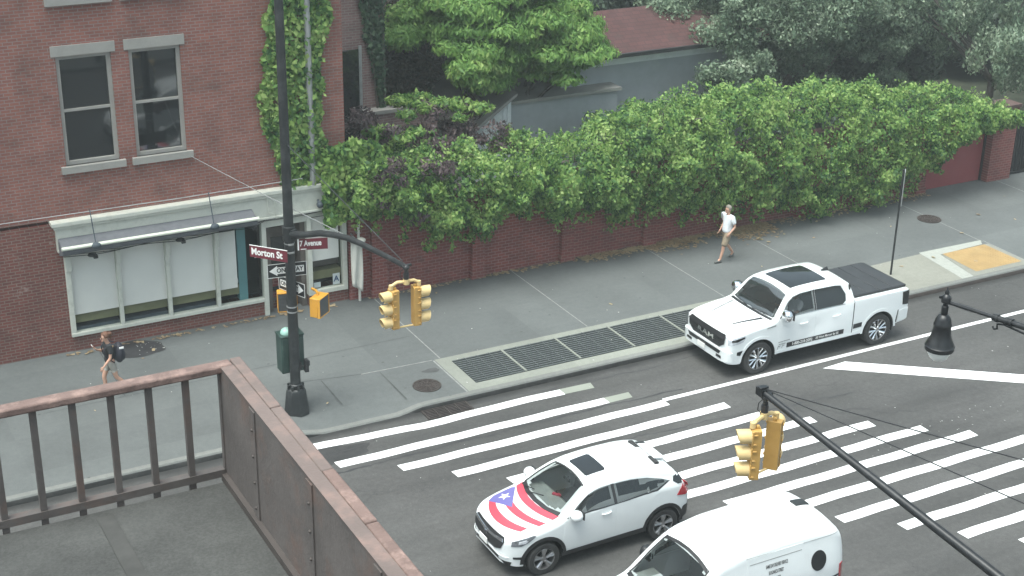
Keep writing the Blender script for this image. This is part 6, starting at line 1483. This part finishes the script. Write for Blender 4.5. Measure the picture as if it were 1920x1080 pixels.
def hair_cap(t, sk, F_, U_, m, r=.104, back=.02, drop=.02):
    b = MB(); n, mm = 16, 10; vs = []
    c = sk-F_*back+U_*.012
    for i in range(mm+1):
        th = PI*.62*i/mm
        for j in range(n):
            ph = 2*PI*j/n; S_ = F_.cross(U_); d_ = U_*math.cos(th)+(F_*math.cos(ph)+S_*math.sin(ph))*math.sin(th); f = d_.dot(F_)
            rr = r*(1.0+.05*mnoise.noise(d_*6)); p = c+d_*rr
            if f > .45 and th > PI*.30: p = c+(U_*math.cos(PI*.30)+(F_*math.cos(ph)+S_*math.sin(ph))*math.sin(PI*.30))*rr
            vs.append(p)
    fs = [(i*n+j, (i+1)*n+j, (i+1)*n+(j+1) % n, i*n+(j+1) % n) for i in range(mm) for j in range(n)]
    return b.add(vs, fs).build('hair', m, t, 60)
# ---- man walking along the wall
J = dict(pelvis=(0, 0, .95), waist=(.0, 0, 1.12), chest=(.01, 0, 1.33), neckb=(.0, 0, 1.475), neck=(-.015, 0, 1.54), jaw=(-.04, 0, 1.60), skull=(-.03, 0, 1.67), crown=(-.02, 0, 1.72), face=(-1, 0, -.12),
         shn=(.02, -.185, 1.41), eln=(.09, -.235, 1.14), wrn=(-.06, -.225, .97), hdn=(-.6, .1, -.8), thn=(-.7, .5, .4), shf=(.0, .185, 1.41), elf=(.04, .24, 1.14), wrf=(-.10, .20, .96), hdf=(-.5, -.1, -.85), thf=(-.7, -.5, .4),
         hipn=(-.02, -.095, .90), kneen=(-.18, -.10, .50), anklen=(-.27, -.10, .10), toen=(-.46, -.11, .045), hipf=(.02, .095, .90), kneef=(.06, .10, .50), anklef=(.33, .09, .17), toef=(.23, .10, .045))
J_ = 0; t, sk, F_, S_, U_ = person('man in white shirt and khaki shorts walking along the brick wall', (23.93, 31.2, .14), 0, J, None, 1.12)
t.scale = (.93, .95, .92)
d, e = torso(J, .62, .10, 1.14, 1.08); garment('shirt', d, e, M['shirt_white'], t)
d, e = shorts(J, 1.0, 1.13); garment('shorts', d, e, M['khaki'], t)
shoes(t, J, M['shoe_grey']); hair_cap(t, sk, F_, U_, M['hair_grey'], .102)
# ---- woman with a backpack at lower left
J = dict(pelvis=(0, 0, .93), waist=(.0, 0, 1.08), chest=(.0, 0, 1.27), neckb=(-.02, 0, 1.40), neck=(-.045, 0, 1.46), jaw=(-.08, 0, 1.52), skull=(-.075, 0, 1.585), crown=(-.065, 0, 1.635), face=(-1, 0, -.15),
         shn=(.0, -.165, 1.335), eln=(-.03, -.215, 1.08), wrn=(-.20, -.235, .90), hdn=(-.6, 0, -.8), thn=(-.6, .6, .3), shf=(-.02, .165, 1.335), elf=(-.08, .21, 1.10), wrf=(-.27, .10, 1.22), hdf=(-.6, -.2, .6), thf=(-.2, -.8, .4),
         hipn=(.02, -.085, .86), kneen=(.10, -.09, .48), anklen=(.34, -.09, .20), toen=(.25, -.10, .06), hipf=(-.02, .085, .86), kneef=(-.16, .09, .47), anklef=(-.16, .09, .10), toef=(-.34, .10, .05))
t, sk, F_, S_, U_ = person('woman in black t-shirt and beige shorts with a dark backpack, walking left', (6.60, 30.66, .14), 0, J, None, .98)
t.scale = (.93, .93, .92)
d, e = torso(J, .55, .12, 1.1, .95); garment('shirt', d, e, M['tee_black'], t)
d, e = shorts(J, .50, .93); garment('shorts', d, e, M['beige'], t)
shoes(t, J, M['shoe_white'], .042); hair_cap(t, sk, F_, U_, M['hair_brown'], .104)
b = MB(); b.sphere(sk-F_*.13+U_*.02, (.06, .05, .055), 12, 8); b.sphere(sk-F_*.13-U_*.06, (.035, .035, .07), 10, 6); b.build('hair_bun', M['hair_brown'], t, 60)
t2 = thing('backpack', 'dark rounded backpack on the back of the woman in the black t-shirt', 'backpack', (6.60+.19, 30.66, .14+1.01))
b = MB(); b.sphere((0.02, 0, 0), (.12, .17, .25), 16, 12); b.build('bag', M['pack'], t2, 60)
b = MB(); b.sphere((.10, 0, -.07), (.06, .12, .13), 12, 8); b.build('front_pocket', M['pack'], t2, 60)
for s in (-1, 1):
    b = MB(); b.tube([(-.05, s*.10, .22), (-.18, s*.11, .28), (-.33, s*.11, .18), (-.30, s*.12, -.02), (-.12, s*.13, -.18)], .016, 6); b.build('strap', M['pack'], t2, 60)
b = MB(); b.bx(.0, .10, -.185, -.165, .15, .19); b.build('white_tab', M['sign_white'], t2, 0)
t2 = thing('phone', 'white phone held up in the hand of the woman in black', 'phone', (6.60-.32, 30.66+.085, .14+1.20))
MB().box((0, 0, 0), (.012, .075, .15), Matrix.Rotation(-.5, 3, 'Y')).build('case', M['sign_white'], t2, 30, bevel=.005)
MB().box((.0075, 0, .003), (.003, .066, .13), Matrix.Rotation(-.5, 3, 'Y')).build('screen', M['dark_glass'], t2, 0)
# ---- driver of the pickup
J = dict(pelvis=(0, 0, .10), waist=(.03, 0, .26), chest=(.06, 0, .45), neckb=(.04, 0, .58), neck=(.02, 0, .63), jaw=(-.01, 0, .68), skull=(.0, 0, .745), crown=(.01, 0, .79), face=(-1, 0, -.2),
         shn=(.06, -.18, .52), eln=(-.10, -.235, .32), wrn=(-.34, -.16, .42), hdn=(-.8, .1, .3), thn=(-.2, .8, .5), shf=(.06, .18, .52), elf=(-.10, .22, .32), wrf=(-.34, .14, .42), hdf=(-.8, -.1, .3), thf=(-.2, -.8, .5),
         hipn=(-.05, -.10, .09), kneen=(-.46, -.12, .16), anklen=(-.66, -.12, -.06), toen=(-.80, -.12, -.05), hipf=(-.05, .10, .09), kneef=(-.46, .12, .16), anklef=(-.66, .12, -.06), toef=(-.80, .12, -.05))
t, sk, F_, S_, U_ = person('driver in white shirt and dark cap at the wheel of the white pickup', (TX+2.53, TY-.42, .90), 0, J, None)
d, e = torso(J, .7); garment('shirt', d, e, M['shirt_white'], t)
d, e = {'p': ((-.02, 0, .12), .13), 'h1': ((-.06, -.1, .1), .1), 'k1': ((-.46, -.12, .16), .08), 'h2': ((-.06, .1, .1), .1), 'k2': ((-.46, .12, .16), .08)}, [('p', 'h1'), ('h1', 'k1'), ('p', 'h2'), ('h2', 'k2')]
garment('trousers', d, e, M['interior'], t)
hair_cap(t, sk, F_, U_, M['black'], .106)
b = MB(); b.sphere(sk+F_*.12+U_*.045, (.075, .075, .014), 12, 6); b.build('cap_peak', M['black'], t, 60)
# ------------------------------------------------------------------ thin summer haze
hm = bpy.data.materials.new('haze'); hm.use_nodes = True; hn = hm.node_tree; hn.nodes.clear()
ho = hn.nodes.new('ShaderNodeOutputMaterial'); pv = hn.nodes.new('ShaderNodeVolumePrincipled')
pv.inputs['Color'].default_value = (.86, .92, .92, 1); pv.inputs['Density'].default_value = .0014; pv.inputs['Anisotropy'].default_value = .2
hn.links.new(pv.outputs[0], ho.inputs['Volume'])
hz = MB().bx(-420, 520, -320, 720, -1.2, 17.5).build('haze', hm, None, 0); tag(hz, 'thin pale haze over the whole street', None, None, 'stuff')
# ------------------------------------------------------------------ end
